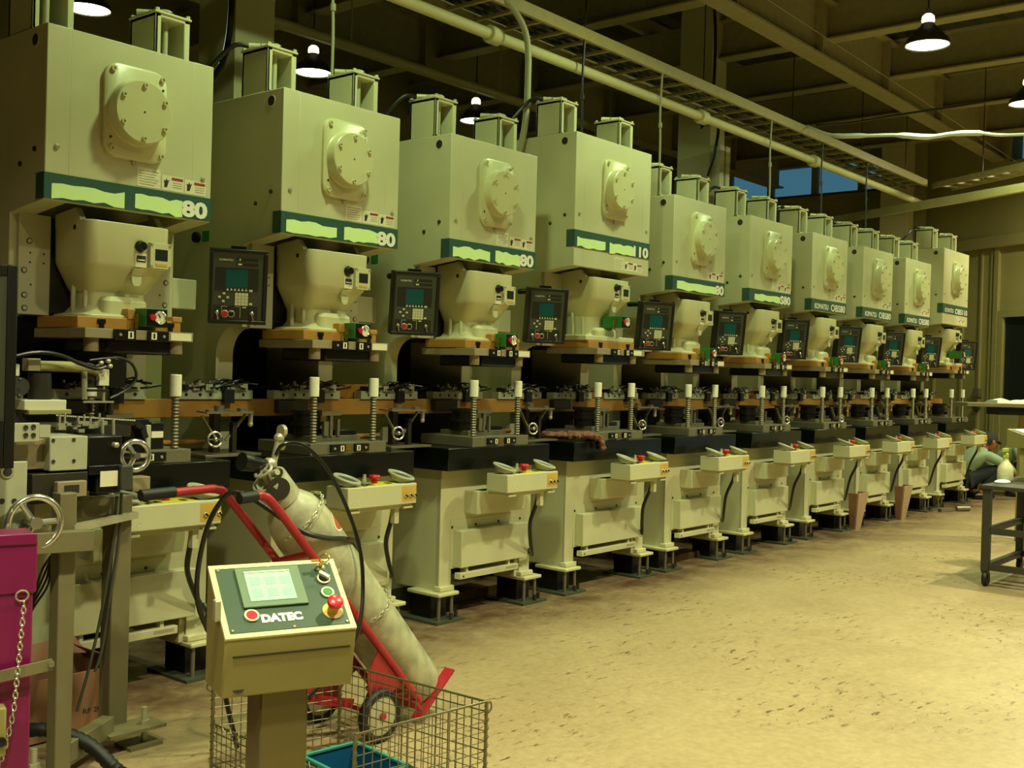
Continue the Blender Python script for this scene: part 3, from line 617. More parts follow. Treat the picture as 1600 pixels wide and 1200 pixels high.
# ------------------------------------------------------------ loose things
gl = empty('work_gloves', (5.80, -0.02, 1.0))
tag(gl, 'pair of crumpled brown work gloves drooping over the edge of the fourth bolster', 'gloves')
nt = bpy.data.textures.new('crumple', 'CLOUDS'); nt.noise_scale = 0.028
for gi, (gx, gy, gz, rz) in enumerate(((-0.03, 0.09, 0.006, -1.0), (0.07, -0.045, 0.012, -0.95))):
    q = MB(); rings = []
    for t, w, h, z in ((-0.13, 0.05, 0.022, 0.024), (-0.09, 0.056, 0.026, 0.028), (-0.03, 0.044, 0.022, 0.026), (0.03, 0.058, 0.026, 0.03), (0.075, 0.058, 0.02, 0.024)):
        rings.append([Vector((t, w*math.cos(2*PI*k/14), z+h*math.sin(2*PI*k/14))) for k in range(14)])
    q.loft(rings)
    for f in range(4):
        yy = -0.043+0.0285*f; ln = (0.06, 0.078, 0.08, 0.068)[f]; sp = 1.0+0.25*f/3
        if gi: P = [(0.055, yy, 0.024), (0.09, yy*sp, 0.02), (0.112, yy*sp*1.1, -0.012), (0.118+0.006*f, yy*sp*1.15, -0.02-ln*0.6)]
        else: P = [(0.055, yy, 0.024), (0.09, yy*sp, 0.026), (0.09+ln*0.5, yy*sp*1.2, 0.03+0.006*(f % 2)), (0.09+ln*0.9, yy*sp*1.35, 0.02)]
        q.tube(P, [0.016, 0.016, 0.015, 0.012], 8, smooth=3)
    q.tube([(0.0, 0.045, 0.026), (0.03, 0.085, 0.024), (0.065, 0.1, 0.016)], [0.016, 0.015, 0.012], 8, smooth=3)
    g = q.build('glove', 'glove', gl, loc=(gx, gy, gz), rot=(0, 0, rz)); ss = g.modifiers.new('s', 'SUBSURF'); ss.levels = 1; ss.render_levels = 2
    dm = g.modifiers.new('d', 'DISPLACE'); dm.texture = nt; dm.strength = 0.03; dm.mid_level = 0.5

def chute(x, y, label):
    c = empty('parts_chute', (x, y, 0)); tag(c, label, 'chute')
    q = MB(); q.prism([(-0.125, 0, 0.36), (0.125, 0, 0.36), (0.06, 0.05, 0.0), (-0.06, 0.05, 0.0)], (0, 0.014, 0)); q.build('front_board', 'fun', c)
    q = MB(); q.prism([(-0.125, 0.014, 0.36), (-0.06, 0.064, 0.0), (-0.06, 0.11, 0.0), (-0.125, 0.11, 0.36)], (0.012, 0, 0)); q.prism([(0.113, 0.014, 0.36), (0.048, 0.064, 0.0), (0.048, 0.11, 0.0), (0.113, 0.11, 0.36)], (0.012, 0, 0)); q.build('side_board', 'card', c)
chute(10.43, -0.15, 'tan tapered parts chute standing on the floor between the seventh and eighth presses')
chute(11.60, -0.17, 'tan tapered parts chute standing on the floor between the eighth and ninth presses')
tl = MB(); tl.bar((0, 0, 0.02), (0.22, -0.08, 0.02), 0.05, 0.035); tl.cyl((0.26, -0.1, 0.03), (0.4, -0.2, 0.03), 0.03, n=12); tl.bar((0.02, 0.1, 0.012), (0.4, 0.02, 0.012), 0.025)
o = tl.build('hand_tools', 'steel', loc=(12.62, -0.16, 0.0)); tag(o, 'steel hand tools lying on the floor by the ninth press', 'tools')
bd = MB().box(0, 0.7, 0, 0.16, 0, 0.06).build('floor_timber', 'wood', None, bevel=0.004, loc=(4.78, 0.28, 0)); tag(bd, 'brown timber lying on the floor under the third press', 'timber')
bd2 = MB().box(0, 0.55, 0, 0.16, 0, 0.05).build('floor_timber', 'wood', None, bevel=0.004, loc=(7.25, 0.12, 0)); tag(bd2, 'brown timber lying on the floor under the fifth press', 'timber')
# --------------------------------------------------- operator console (front)
ya = R(-21.63); til = R(53.12); TL = Vector((1.425, -2.262, 0.991)); w, h = 0.287, 0.206
Wd = Vector((math.cos(ya), math.sin(ya), 0)); Fd = Vector((math.sin(ya), -math.cos(ya), 0)); Dn = Fd*math.sin(til) + Vector((0, 0, -1))*math.cos(til)
Nn = Wd.cross(-Dn); Nn = -Nn if Nn.z < 0 else Nn
base = TL + Wd*w/2 + Fd*0.06
con = empty('operator_console', (base.x, base.y, 0), ya)
tag(con, 'khaki operator console with sloping green touch screen panel on a square post', 'console')
ci = Matrix.Translation(con.location) @ Matrix.Rotation(ya, 4, 'Z'); cinv = ci.inverted()
# housing profile in local y-z (local x along width)
tl = cinv @ TL; bl = cinv @ (TL + Dn*h)
y0, z0 = tl.y, tl.z; y1, z1 = bl.y, bl.z          # y1 < y0 (front, lower)
q = MB(); x0, x1 = tl.x, tl.x+w
prof = [(y0, z0-0.002), (y1, z1-0.002), (y1+0.004, z1-0.034), (y1+0.006, z1-0.042), (y1+0.022, z1-0.128), (y0-0.0, z1-0.128), (y0+0.0, z0-0.06)]
q.prism([(x0, y, z) for y, z in prof], (w, 0, 0)); body = q.build('housing', 'kbox', con, bevel=0.004)
MB().box(x0+0.018, x1-0.012, y1+0.0035, y1+0.01, z1-0.0405, z1-0.0365).build('lid_gap', 'ink', body)
MB().lathe([(0.014, 0), (0.014, 0.001), (0, 0.001)], (x0+0.035, y1+0.021, z1-0.105), (0, -1, 0.19), 16).build('cable_hole', 'ink', body)
MB().box(x0-0.012, x0+0.001, y0-0.125, y0-0.1, z1+0.03, z1+0.075).build('latch', 'zinc', body, bevel=0.003)
q = MB(); q.box(-0.053, 0.053, y0-0.12, y0-0.014, 0.012, z1-0.128); q.build('post', 'kpost', con, bevel=0.004)
MB().box(-0.13, 0.13, y0-0.2, y0+0.07, 0, 0.012).build('base_plate', 'kpost', con)
# sloping panel in its own frame: x along width, z up the slope, -y = out of panel
pm = Matrix(((Wd.x, -Nn.x, -Dn.x, TL.x), (Wd.y, -Nn.y, -Dn.y, TL.y), (Wd.z, -Nn.z, -Dn.z, TL.z), (0, 0, 0, 1)))
pn = MB(); pn.box(0, w, -0.004, 0.004, -h, 0); panel = pn.build('panel_lid', 'kbox', con); 
lid = mat('console_lid_edge', '#d6cf96', 0.4, var=0.02); panel.data.materials[0] = lid
panel.matrix_local = cinv @ pm
MB().box(0.012, w-0.012, -0.0055, -0.004, -h+0.012, -0.012).build('face_plate', 'kface', panel)
MB().box(0.052, 0.196, -0.0115, -0.0055, -0.132, -0.018).build('screen_bezel', 'kbezel', panel, bevel=0.002)
q = MB(); q.box(0.07, 0.172, -0.0128, -0.0115, -0.117, -0.037); q.build('touch_screen', 'kscreen', panel)
q = MB()
rr_ = random.Random(4)
for i in range(3):
    for j in range(2): q.box(0.078+0.034*i, 0.1+0.034*i, -0.0134, -0.0127, -0.072-0.034*j, -0.05-0.034*j)
q.build('screen_buttons', mat('screen_tint', '#93d0aa', 0.2, var=0.02, emit=rgb('#8fd0a4'), estr=0.25), panel, smooth=False)
MB().box(0.07, 0.172, -0.0136, -0.0128, -0.036, -0.032).build('screen_highlight_bar', 'label', panel)
def pbtn(name, m, x, z, r, hgt, rim=True):
    o = MB().lathe([(r, 0), (r, hgt*0.7), (r*0.88, hgt), (0, hgt)], (x, -0.0055, z), (0, -1, 0), 22).build(name, m, panel)
    return o
q = MB()
for x, z, r in ((0.065, -0.152, 0.0135), (0.247, -0.062, 0.0125), (0.246, -0.103, 0.0125)): q.ring((x, -0.008, z), (0, 1, 0), r, 0.003, 22, 6)
q.build('button_rims', 'label', panel)
pbtn('red_button', 'redb', 0.065, -0.152, 0.0122, 0.006); pbtn('green_button', 'green', 0.246, -0.103, 0.0112, 0.006); pbtn('selector_base', 'black', 0.247, -0.062, 0.0112, 0.008)
MB().bar((0.238, -0.017, -0.05), (0.256, -0.017, -0.068), 0.007, 0.008).build('selector_lever', 'label', panel)
q = MB(); q.lathe([(0.023, 0), (0.023, 0.002), (0, 0.002)], (0.244, -0.0055, -0.156), (0, -1, 0), 26); q.lathe([(0.012, 0.002), (0.012, 0.022)], (0.244, -0.0055, -0.156), (0, -1, 0), 18); q.build('emergency_plate', 'orangel', panel)
MB().lathe([(0.0125, 0.02), (0.0175, 0.025), (0.0175, 0.034), (0.012, 0.038), (0, 0.038)], (0.244, -0.0055, -0.156), (0, -1, 0), 22).build('emergency_button', 'redb', panel)
q = MB().use(0); q.lathe([(0.011, 0), (0.011, 0.005), (0.007, 0.009)], (0.247, -0.0055, -0.03), (0, -1, 0), 18); q.use(1); q.box(0.241, 0.249, -0.034, -0.012, -0.034, -0.03); q.ring((0.253, -0.036, -0.026), (0.3, 1, 0.2), 0.01, 0.0014, 18, 6); q.box(0.222, 0.244, -0.03, -0.0285, -0.03, -0.022)
q.build('key_switch', ['zinc', 'brass'], panel)
text_part('maker_lettering', 'DATEC', 'white', panel, 0.084, -0.173, 0.09, 0.023, -0.0062, 0.06)
for x, z in ((0.018, -0.018), (0.13, -0.0165), (w-0.02, -0.018), (0.018, -h+0.018), (0.15, -h+0.016), (w-0.018, -h+0.018)): MB().lathe([(0.004, 0), (0.003, 0.002), (0, 0.002)], (x, -0.0055, z), (0, -1, 0), 10).build('panel_screw', 'steel', panel)

# ------------------------------------------------------------- wire basket
zt = 0.33
E_ = Vector((2.300, -1.063, zt)); A_ = Vector((2.755, -1.215, zt)); B_ = Vector((2.785, -1.915, zt)); C_ = Vector((2.252, -1.851, zt))
wb = empty('wire_basket', ((E_+B_).x/2, (E_+B_).y/2, 0)); tag(wb, 'open wire mesh basket on the floor beside the red bottle cart', 'basket')
o_ = Vector((wb.location.x, wb.location.y, 0))
def wall(P, Q, z_hi, n, m, name, z_lo=0.03):
    P = Vector((P.x, P.y, 0))-o_; Q = Vector((Q.x, Q.y, 0))-o_; q = MB(); r = 0.0017
    for k in range(n+1):
        p = P.lerp(Q, k/n); q.tube([p+Vector((0, 0, z_lo)), p+Vector((0, 0, z_hi))], r*(1.8 if k % 5 == 0 else 1), 5)
    for k in range(m+1):
        z = z_lo+(z_hi-z_lo)*k/m; q.tube([P+Vector((0, 0, z)), Q+Vector((0, 0, z))], r if k % 4 else r*1.5, 5)
    q.tube([P+Vector((0, 0, z_hi)), Q+Vector((0, 0, z_hi))], 0.0042, 8); q.tube([P+Vector((0, 0, z_lo)), Q+Vector((0, 0, z_lo))], 0.004, 8)
    return q.build(name, 'wire', wb)
wall(E_, A_, zt, 14, 9, 'back_mesh'); wall(A_, B_, zt, 22, 9, 'right_mesh'); wall(B_, C_, zt, 16, 9, 'front_mesh'); wall(E_, C_, 0.175, 26, 5, 'left_gate')
for P in (E_, A_, B_, C_):
    p = P-o_; q = MB(); q.tube([(p.x, p.y, 0.0), (p.x, p.y, zt)], 0.006, 8)
    q.tube([(p.x+0.009*math.cos(k*0.9), p.y+0.009*math.sin(k*0.9), 0.04+k*0.0042) for k in range(68)], 0.0014, 4); q.build('corner_spiral', 'wire', wb)
q = MB(); a = (E_-o_); c_ = (C_-o_)
q.tube([Vector((a.x, a.y, 0.175)).lerp(Vector((c_.x, c_.y, 0.175)), k/90) + Vector((0.006*math.cos(k*1.1), 0, 0.012*math.sin(k*1.1))) for k in range(91)], 0.0018, 4); q.build('gate_hinge', 'wire', wb)
for P, s in ((B_, 1), (E_, -1)):
    p = P-o_; q = MB(); q.tube([(p.x, p.y, zt-0.01), (p.x+s*0.02, p.y, zt-0.005), (p.x+s*0.024, p.y, zt-0.03), (p.x, p.y, zt-0.045)], 0.003, 6, smooth=3); q.build('lifting_loop', 'wire', wb)
q = MB(); pts = [E_, A_, B_, C_]
for k in range(13):
    p = (E_.lerp(C_, k/12))-o_; r_ = (A_.lerp(B_, k/12))-o_; q.tube([(p.x, p.y, 0.03), (r_.x, r_.y, 0.03)], 0.0018, 5)
for k in range(9):
    p = (E_.lerp(A_, k/8))-o_; r_ = (C_.lerp(B_, k/8))-o_; q.tube([(p.x, p.y, 0.033), (r_.x, r_.y, 0.033)], 0.0018, 5)
q.build('bottom_mesh', 'wire', wb)
# blue crate in the basket
cr = empty('plastic_crate', (2.43, -1.66, 0.036), R(-7)); tag(cr, 'blue plastic crate with teal rim sitting inside the wire basket', 'crate')
q = MB(); wx, wy, hh = 0.11, 0.15, 0.12
q.box(-wx, wx, -wy, wy, 0, 0.006)
for s in (-1, 1): q.box(s*wx, s*(wx-0.005), -wy, wy, 0, hh); q.box(-wx, wx, s*wy, s*(wy-0.005), 0, hh)
q.build('tub', 'blue', cr, bevel=0.002)
q = MB()
for s in (-1, 1): q.box(s*(wx+0.004), s*(wx-0.009), -wy-0.004, wy+0.004, hh-0.004, hh+0.006); q.box(-wx-0.004, wx+0.004, s*(wy+0.004), s*(wy-0.009), hh-0.004, hh+0.006)
q.build('rim', 'teal', cr, bevel=0.002)

# ----------------------------------------------- gas bottle on the red cart
yc = -1.10
T_ = Vector((2.555, yc, 0.952)); Bt = Vector((3.272, yc, 0.116)); ax = (Bt-T_).normalized(); nrm = Vector((-ax.z, 0, ax.x)); nrm = nrm if nrm.x > 0 else -nrm   # nrm: up/right of the bottle
gb = empty('gas_bottle', (Bt.x, yc, Bt.z)); tag(gb, 'scuffed grey gas bottle leaning in the red hand cart', 'gas bottle')
go = gb.location.copy()
q = MB(); ln = (Bt-T_).length
q.lathe([(0.03, -0.045), (0.055, -0.04), (0.06, 0.0), (0.075, 0.02), (0.098, 0.06), (0.112, 0.11), (0.116, 0.16), (0.116, ln-0.02), (0.108, ln), (0.0, ln)], T_-go, ax, 40)
q.build('shell', 'bottle', gb)
q = MB(); q.lathe([(0.058, -0.10), (0.066, -0.10), (0.068, 0.0), (0.058, 0.0)], T_-go, ax, 28, True); cp = q.build('collar', 'bottle', gb)
wp = T_-go-ax*0.075 + Vector((-0.02, -0.058, -0.012)); MB().lathe([(0.044, 0), (0.044, 0.004), (0, 0.004)], wp, (-0.35, -1, -0.2), 20).build('collar_window', 'ink', cp)
q = MB(); v0 = T_-go-ax*0.085; q.cyl(v0, v0-ax*0.05, 0.018, n=12); q.cyl(v0-ax*0.03, v0-ax*0.03+Vector((0.0, -0.06, 0.02)), 0.012, n=10); q.build('valve', 'zinc', gb)
q = MB(); hc = v0-ax*0.055; q.ring(hc, ax, 0.032, 0.006, 20, 8); q.bar(hc-Vector((0, 0.032, 0)), hc+Vector((0, 0.032, 0)), 0.007); q.bar(hc-nrm*0.032, hc+nrm*0.032, 0.007); q.bar(hc+Vector((0.0, -0.03, 0)), hc+Vector((0.03, -0.05, -0.09)), 0.009); q.build('valve_wheel', 'zinc', gb)
q = MB(); rc = v0-ax*0.015+Vector((0.01, 0.03, 0.045)); q.cyl(rc, rc+Vector((-0.11, -0.0, 0.02)), 0.022, 0.034, n=16); q.build('regulator_bell', 'black', gb)
q = MB(); q.ball(rc+Vector((0.015, 0, 0.004)), 0.028); q.cyl(rc+Vector((0.03, 0, 0.0)), rc+Vector((0.055, 0, 0.1)), 0.013, n=10); q.ball(rc+Vector((0.055, 0, 0.1)), 0.02); q.ball(rc+Vector((0.062, -0.005, 0.07)), 0.016); q.cyl(rc+Vector((0.06, 0, 0.125)), rc+Vector((0.075, 0, 0.125)), 0.024, n=14); q.build('regulator', 'zinc', gb)
e1 = Vector((0, 1, 0)).cross(ax)
def onb(t, phi, r=0.117): return T_-go + ax*t + (Vector((0, -1, 0))*math.cos(phi) + nrm*math.sin(phi))*r
def patch_on(t0, t1, p0, p1, r=0.1168, n=8):
    vs = []; fs = []
    for i in range(n+1):
        for j in range(n+1):
            u_, v_ = i/n, j/n; wdt = 1-abs(2*u_-1)**2.2
            vs.append(onb(t0+(t1-t0)*u_, p0+(p1-p0)*(0.5+(v_-0.5)*wdt), r))
    for i in range(n):
        for j in range(n): a = i*(n+1)+j; fs.append((a, a+1, a+n+2, a+n+1))
    return MB().add(vs, fs)
patch_on(0.155, 0.245, R(28), R(78), 0.1168).build('label_border', 'label', gb); patch_on(0.164, 0.236, R(32), R(74), 0.1175).build('red_label', mat('label_orange_red', '#b5582e', 0.5, var=0.05), gb)
patch_on(0.30, 0.345, R(-75), R(-15), 0.1168, 6).build('paper_label', 'label', gb)
# hand cart
hcart = empty('hand_cart', (2.95, yc, 0)); tag(hcart, 'red two-wheeled hand cart holding the grey gas bottle', 'hand cart'); co = Vector((2.95, yc, 0))
def rail(y): 
    top = Vector((2.385, y, 0.985)); bot = Vector((3.165, y, 0.105)); return top, bot
for y in (-1.232, -0.968):
    tp, bt = rail(y); q = MB(); q.tube([p-co for p in (tp+Vector((-0.26 if y > -1.1 else -0.07, 0, 0.0)), tp+Vector((-0.1 if y > -1.1 else -0.04, 0, 0.004)), tp+Vector((-0.02, 0, 0.0)), tp.lerp(bt, 0.06), tp.lerp(bt, 0.5), bt)], 0.0155, 12, smooth=5)
    o = q.build('rail', 'red', hcart)
    q = MB(); q.cyl(tp+Vector((-0.33 if y > -1.1 else -0.12, 0, 0.0))-co, tp+Vector((-0.2 if y > -1.1 else -0.05, 0, 0.004))-co, 0.02, n=14); q.build('hand_grip', 'rubber', o)
def crossb(t, r, m, nm):
    a = rail(-1.232); b = rail(-0.968); pa = a[0].lerp(a[1], t)-co; pb = b[0].lerp(b[1], t)-co; mid = (pa+pb)/2 - nrm*0.06
    MB().tube([pa, pa.lerp(mid, 0.6), mid, pb.lerp(mid, 0.6), pb], r, 8, smooth=4).build(nm, m, hcart)
crossb(0.25, 0.012, 'red', 'cradle_bar'); crossb(0.62, 0.012, 'red', 'cradle_bar'); crossb(0.93, 0.012, 'red', 'cradle_bar')
q = MB(); b0 = Vector((3.165, yc, 0.105))-co
q.bar(b0-nrm*0.02+Vector((0, -0.15, 0)), b0-nrm*0.02+Vector((0, 0.15, 0)), 0.012, 0.05, up=ax)
pl = Bt-co+ax*0.006
q.add([pl+Vector((0, sy*0.14, 0))+nrm*sn+ax*sa for sa in (0, 0.008) for sy, sn in ((-0.93, -0.13), (-0.55, -0.13), (-0.55, 0.125), (-0.93, 0.125))], [(0, 1, 2, 3), (7, 6, 5, 4), (0, 4, 5, 1), (1, 5, 6, 2), (2, 6, 7, 3), (3, 7, 4, 0)]); q.build('toe_plate', 'red', hcart)
for y in (-1.22, -0.93):
    tp, bt = rail(-1.232 if y < -1.1 else -0.968); k = tp.lerp(bt, 0.8)-co; wx = Vector((2.93, y, 0.103))-co
    q = MB(); yy = k.y
    q.prism([(k.x-0.07, yy, k.z+0.08), (k.x+0.07, yy, k.z-0.075), (k.x+0.0, yy, k.z-0.11), (wx.x+0.02, yy, wx.z-0.02), (wx.x-0.03, yy, wx.z+0.0), (k.x-0.13, yy, k.z-0.02)], (0, 0.006, 0)); q.build('wheel_bracket', 'red', hcart)
    sy = -1 if y < -1.1 else 1
    q = MB(); q.lathe([(0.075, -0.016), (0.096, -0.018), (0.103, -0.008), (0.103, 0.008), (0.096, 0.018), (0.075, 0.016)], (wx.x, wx.y+sy*0.03, wx.z), (0, 1, 0), 32, True); wh = q.build('wheel', 'rubber', hcart)
    q = MB().use(0); q.lathe([(0.0, -0.012), (0.03, -0.018), (0.077, -0.012), (0.077, 0.012), (0.03, 0.018), (0, 0.012)], (wx.x, wx.y+sy*0.03, wx.z), (0, 1, 0), 28); q.use(1); q.cyl((wx.x, wx.y+sy*0.03-0.024, wx.z), (wx.x, wx.y+sy*0.03+0.024, wx.z), 0.014, n=12); q.build('wheel_disc', ['zinc', 'red'], wh)
MB().cyl((2.93-co.x, -1.24-co.y, 0.103), (2.93-co.x, -0.91-co.y, 0.103), 0.009, n=10).build('axle', 'red', hcart)
for y in (-1.13, -0.98):
    q = MB(); q.bar(Vector((2.8, y, 0.43))-co, Vector((2.66, y, 0.2))-co, 0.05, 0.006, up=(0, 1, 0)); q.bar(Vector((2.66, y, 0.2))-co, Vector((2.9, y, 0.13))-co, 0.035, 0.006, up=(0, 1, 0)); q.build('support_leg', 'red', hcart)
q = MB(); q.lathe([(0.04, -0.015), (0.06, -0.016), (0.063, 0), (0.06, 0.016), (0.04, 0.015)], Vector((3.16, -1.0, 0.063))-co, (0, 1, 0), 22, True); q.lathe([(0, -0.01), (0.04, -0.01), (0.04, 0.01), (0, 0.01)], Vector((3.16, -1.0, 0.063))-co, (0, 1, 0), 18); q.build('rear_caster', 'black', hcart)
# chains around the bottle
def chain(t, p0, p1, n, nm, owner, sag=0.0):
    q = MB(); prev = None
    for k in range(n):
        f = k/(n-1); ph = p0+(p1-p0)*f; c = onb(t+sag*math.sin(PI*f), ph, 0.123); c2 = onb(t+sag*math.sin(PI*min(1, f+0.01)), ph+(p1-p0)*0.01, 0.123); d = (c2-c).normalized()
        u1 = (c-(T_-go+ax*t)).normalized() if k % 2 else d.cross((c-(T_-go+ax*t)).normalized())
        q.tube([c+d*0.013*math.cos(a)+u1*0.006*math.sin(a) for a in [2*PI*i/10 for i in range(10)]], 0.0022, 5, closed=True)
    o = q.build('retaining_chain', 'zinc', None); o.location = go; return o
o = chain(0.09, R(-60), R(95), 16, 'c', None, -0.02); tag(o, 'steel chain hanging round the neck of the gas bottle', 'chain')
o = chain(0.6, R(-20), R(150), 20, 'c', None, 0.03); tag(o, 'steel chain looped round the middle of the gas bottle', 'chain')
# hoses
hs = MB(); hs.tube([T_+Vector((-0.02, 0.02, 0.16)), T_+Vector((0.0, 0.0, 0.2)), T_+Vector((0.1, -0.01, 0.185)), T_+Vector((0.2, -0.05, 0.06)), T_+Vector((0.26, -0.12, -0.15)), T_+Vector((0.27, -0.15, -0.33)), T_+Vector((0.2, -0.2, -0.5)), T_+Vector((0.08, -0.2, -0.62)), T_+Vector((-0.02, -0.18, -0.7))], 0.0075, 8, smooth=6)
o = hs.build('gas_hose', 'cable'); tag(o, 'black gas hose arching from the regulator down over the bottle', 'hose')
hs = MB(); hs.tube([onb(0.42, R(85), 0.127)+go, onb(0.33, R(60), 0.127)+go, onb(0.25, R(25), 0.127)+go, onb(0.16, R(-10), 0.13)+go, onb(0.06, R(-35), 0.135)+go, Vector((2.37, -1.1, 0.985)), Vector((2.31, -1.05, 0.94)), Vector((2.27, -1.02, 0.8)), Vector((2.27, -1.0, 0.6)), Vector((2.36, -1.0, 0.4)), Vector((2.42, -0.98, 0.2)), Vector((2.5, -0.94, 0.012))], 0.0095, 8, smooth=6)
o = hs.build('rubber_hose', 'cable'); tag(o, 'black rubber hose lying across the bottle and hanging from the cart handles', 'hose')
# --------------------------------------------- coil feeder at the left edge
FO = Vector((2.0, -0.68, 0)); cf = empty('coil_feeder', FO); tag(cf, 'strip feeder on a khaki square-tube stand with chrome hand wheels and black motor, left foreground', 'feeder')
def span(px0, px1, py0, py1, y, d):
    a = ony(px0, (py0+py1)/2, y); b = ony(px1, (py0+py1)/2, y); t = ony((px0+px1)/2, py0, y); u = ony((px0+px1)/2, py1, y)
    return (a.x-FO.x, b.x-FO.x, y-FO.y, y+d-FO.y, u.z, t.z)
def fb(name, m, px0, px1, py0, py1, y, d, par=None, bevel=0.003):
    return MB().box(*span(px0, px1, py0, py1, y, d)).build(name, m, par or cf, bevel=bevel)
q = MB(); q.box(2.185-2, 2.262-2, -0.58+0.68, -0.505+0.68, 0.075, 0.93); o = q.build('rear_post', 'stand', cf, bevel=0.004)
q = MB(); q.box(1.858-2, 1.918-2, -0.805+0.68, -0.745+0.68, 0.03, 0.99); q.build('front_post', 'stand', cf, bevel=0.004)
q = MB(); q.box(1.58-2, 1.64-2, -0.52+0.68, -0.46+0.68, 0.03, 0.99); q.build('far_post', 'stand', cf, bevel=0.004)
f = lambda x, y, z: (x-2.0, y+0.68, z)
q = MB(); q.bar(f(1.9, -0.8, 0.868), f(2.27, -0.585, 0.862), 0.03, 0.024); q.build('cross_bar', 'zinc', cf)
q = MB(); q.bar(f(1.88, -0.8, 0.79), f(2.0, -0.6, 0.80), 0.018); q.build('tie_rod', 'zinc', cf)
q = MB(); q.bar(f(1.62, -0.84, 0.845), f(1.95, -0.84, 0.83), 0.05, 0.07); q.build('lower_beam', 'stand', cf, bevel=0.003)
q = MB(); q.bar(f(1.9, -0.78, 0.1), f(2.16, -0.62, 0.1), 0.05, 0.07); q.build('foot_rail', 'stand', cf, bevel=0.003)
q = MB(); q.box(0.13, 0.36, -0.01, 0.12, 0.066, 0.078); q.build('foot_bracket', 'stand', cf)
for x, y in ((2.30, -0.635), (1.80, -0.78)):
    q = MB(); q.cyl(f(x, y, 0.012), f(x, y, 0.14), 0.011, n=12); q.cyl(f(x, y, 0.078), f(x, y, 0.092), 0.019, n=6); j = q.build('jack_bolt', 'zinc', cf)
    MB().box(x-2-0.085, x-2+0.05, y+0.68-0.05, y+0.68+0.06, 0.0, 0.013).build('jack_plate', 'stand', j)
# feed head
q = MB(); a = span(50, 137, 739, 778, -0.74, 0.3); q.box(*a); hd_ = q.build('feed_table', 'dsteel', cf, bevel=0.003)
fb('slotted_block', 'tan', 90, 136, 752, 777, -0.765, 0.03); MB().box(*span(101, 124, 758, 770, -0.767, 0.01)).build('slot', 'ink', hd_)
gbx = fb('gear_cover', 'grey', 78, 137, 682, 735, -0.74, 0.24)
for px, py in ((83, 688), (115, 687), (83, 721), (115, 720)): 
    c = ony(px, py, -0.74)-FO; MB().lathe([(0.006, 0), (0.006, 0.004), (0, 0.004)], c, (0, -1, 0), 10).build('cover_screw', 'ink', gbx)
fb('roll_housing', 'tan', 18, 76, 686, 734, -0.70, 0.2)
wp = fb('bracket_plate', 'grey', 20, 62, 661, 691, -0.775, 0.02); MB().box(*span(62, 79, 664, 683, -0.772, 0.015)).build('bracket_tab', 'grey', wp); MB().box(*span(9, 20, 660, 735, -0.78, 0.03)).build('bracket_edge', 'grey', wp)
for px, py in ((40, 668), (52, 667), (40, 680), (52, 680)): MB().lathe([(0.008, 0), (0.008, 0.004), (0.004, 0.004), (0.0, 0.001)], ony(px, py, -0.776)-FO, (0, -1, 0), 12).build('socket_bolt', 'ink', wp)
lp = fb('side_plate', 'grey', -12, 42, 722, 835, -0.80, 0.02)
q = MB().use(0); q.lathe([(0.022, 0), (0.022, 0.004), (0.014, 0.004)], ony(11, 737, -0.80)-FO, (0, -1, 0), 18); q.use(1); q.lathe([(0.014, 0), (0.014, 0.006), (0, 0.006)], ony(11, 737, -0.80)-FO, (0, -1, 0), 16); q.build('shaft_end', ['zinc', 'ink'], lp)
q = MB()
for px, py in ((3, 783), (22, 783)): q.lathe([(0.009, 0), (0.009, 0.002), (0, 0.002)], ony(px, py, -0.80)-FO, (0, -1, 0), 12)
q.build('plate_holes', 'ink', lp)
mo = fb('motor_gearbox', 'black', 137, 191, 681, 732, -0.72, 0.16, bevel=0.006)
fb('motor_flange', 'black', 139, 193, 727, 741, -0.73, 0.15, mo); fb('motor_body', 'pframe', 150, 190, 740, 771, -0.715, 0.12, mo, 0.008); lb_ = fb('rating_label', 'label', 157, 184, 736, 760, -0.735, 0.004, mo, 0)
MB().box(*span(158, 183, 737, 741, -0.7365, 0.002)).build('green_stripe', 'green', lb_) if False else None
q = MB()
for k in range(3): q.box(*span(160, 181-3*k, 743+5*k, 745.5+5*k, -0.7365, 0.002))
fb('connector_box', 'hose', 190, 208, 728, 766, -0.75, 0.07, mo)
MB().lathe([(0.010, 0), (0.010, 0.02), (0.005, 0.024)], ony(178, 695, -0.72)-FO, (0, -1, 0), 14).build('grease_plug', 'zinc', mo)
def wheel(c, Rr, r, ax=(-0.12, -1, 0.02)):
    ax = Vector(ax).normalized(); q = MB(); q.ring(c, ax, Rr, r, 40, 10)
    e = Vector((1, 0, 0)); g = Vector((0, 0, 1))
    for an in (0, 125, 240): q.cyl(c, c+(e*math.cos(R(an))+g*math.sin(R(an)))*Rr, r*0.9, n=8)
    q.cyl(c+ax*0.02, c-ax*0.04, Rr*0.24, n=18)
    for k in range(12):
        an = 2*PI*k/12; q.ball(c-ax*r*0.5+(e*math.cos(an)+g*math.sin(an))*Rr*1.03, r*0.75, 8)
    return q
wheel(ony(54, 817, -0.85)-FO, 0.083, 0.0115).build('hand_wheel', 'chrome', cf)
wheel(ony(211, 712, -0.72)-FO, 0.052, 0.0098).build('hand_wheel', 'chrome', cf)
for px, py, yy, ll in ((211, 712, -0.72, 0.2), (54, 817, -0.85, 0.15)): c = ony(px, py, yy)-FO; MB().cyl(c, c+Vector((0, ll, 0)), 0.013, n=12).build('wheel_shaft', 'zinc', cf)
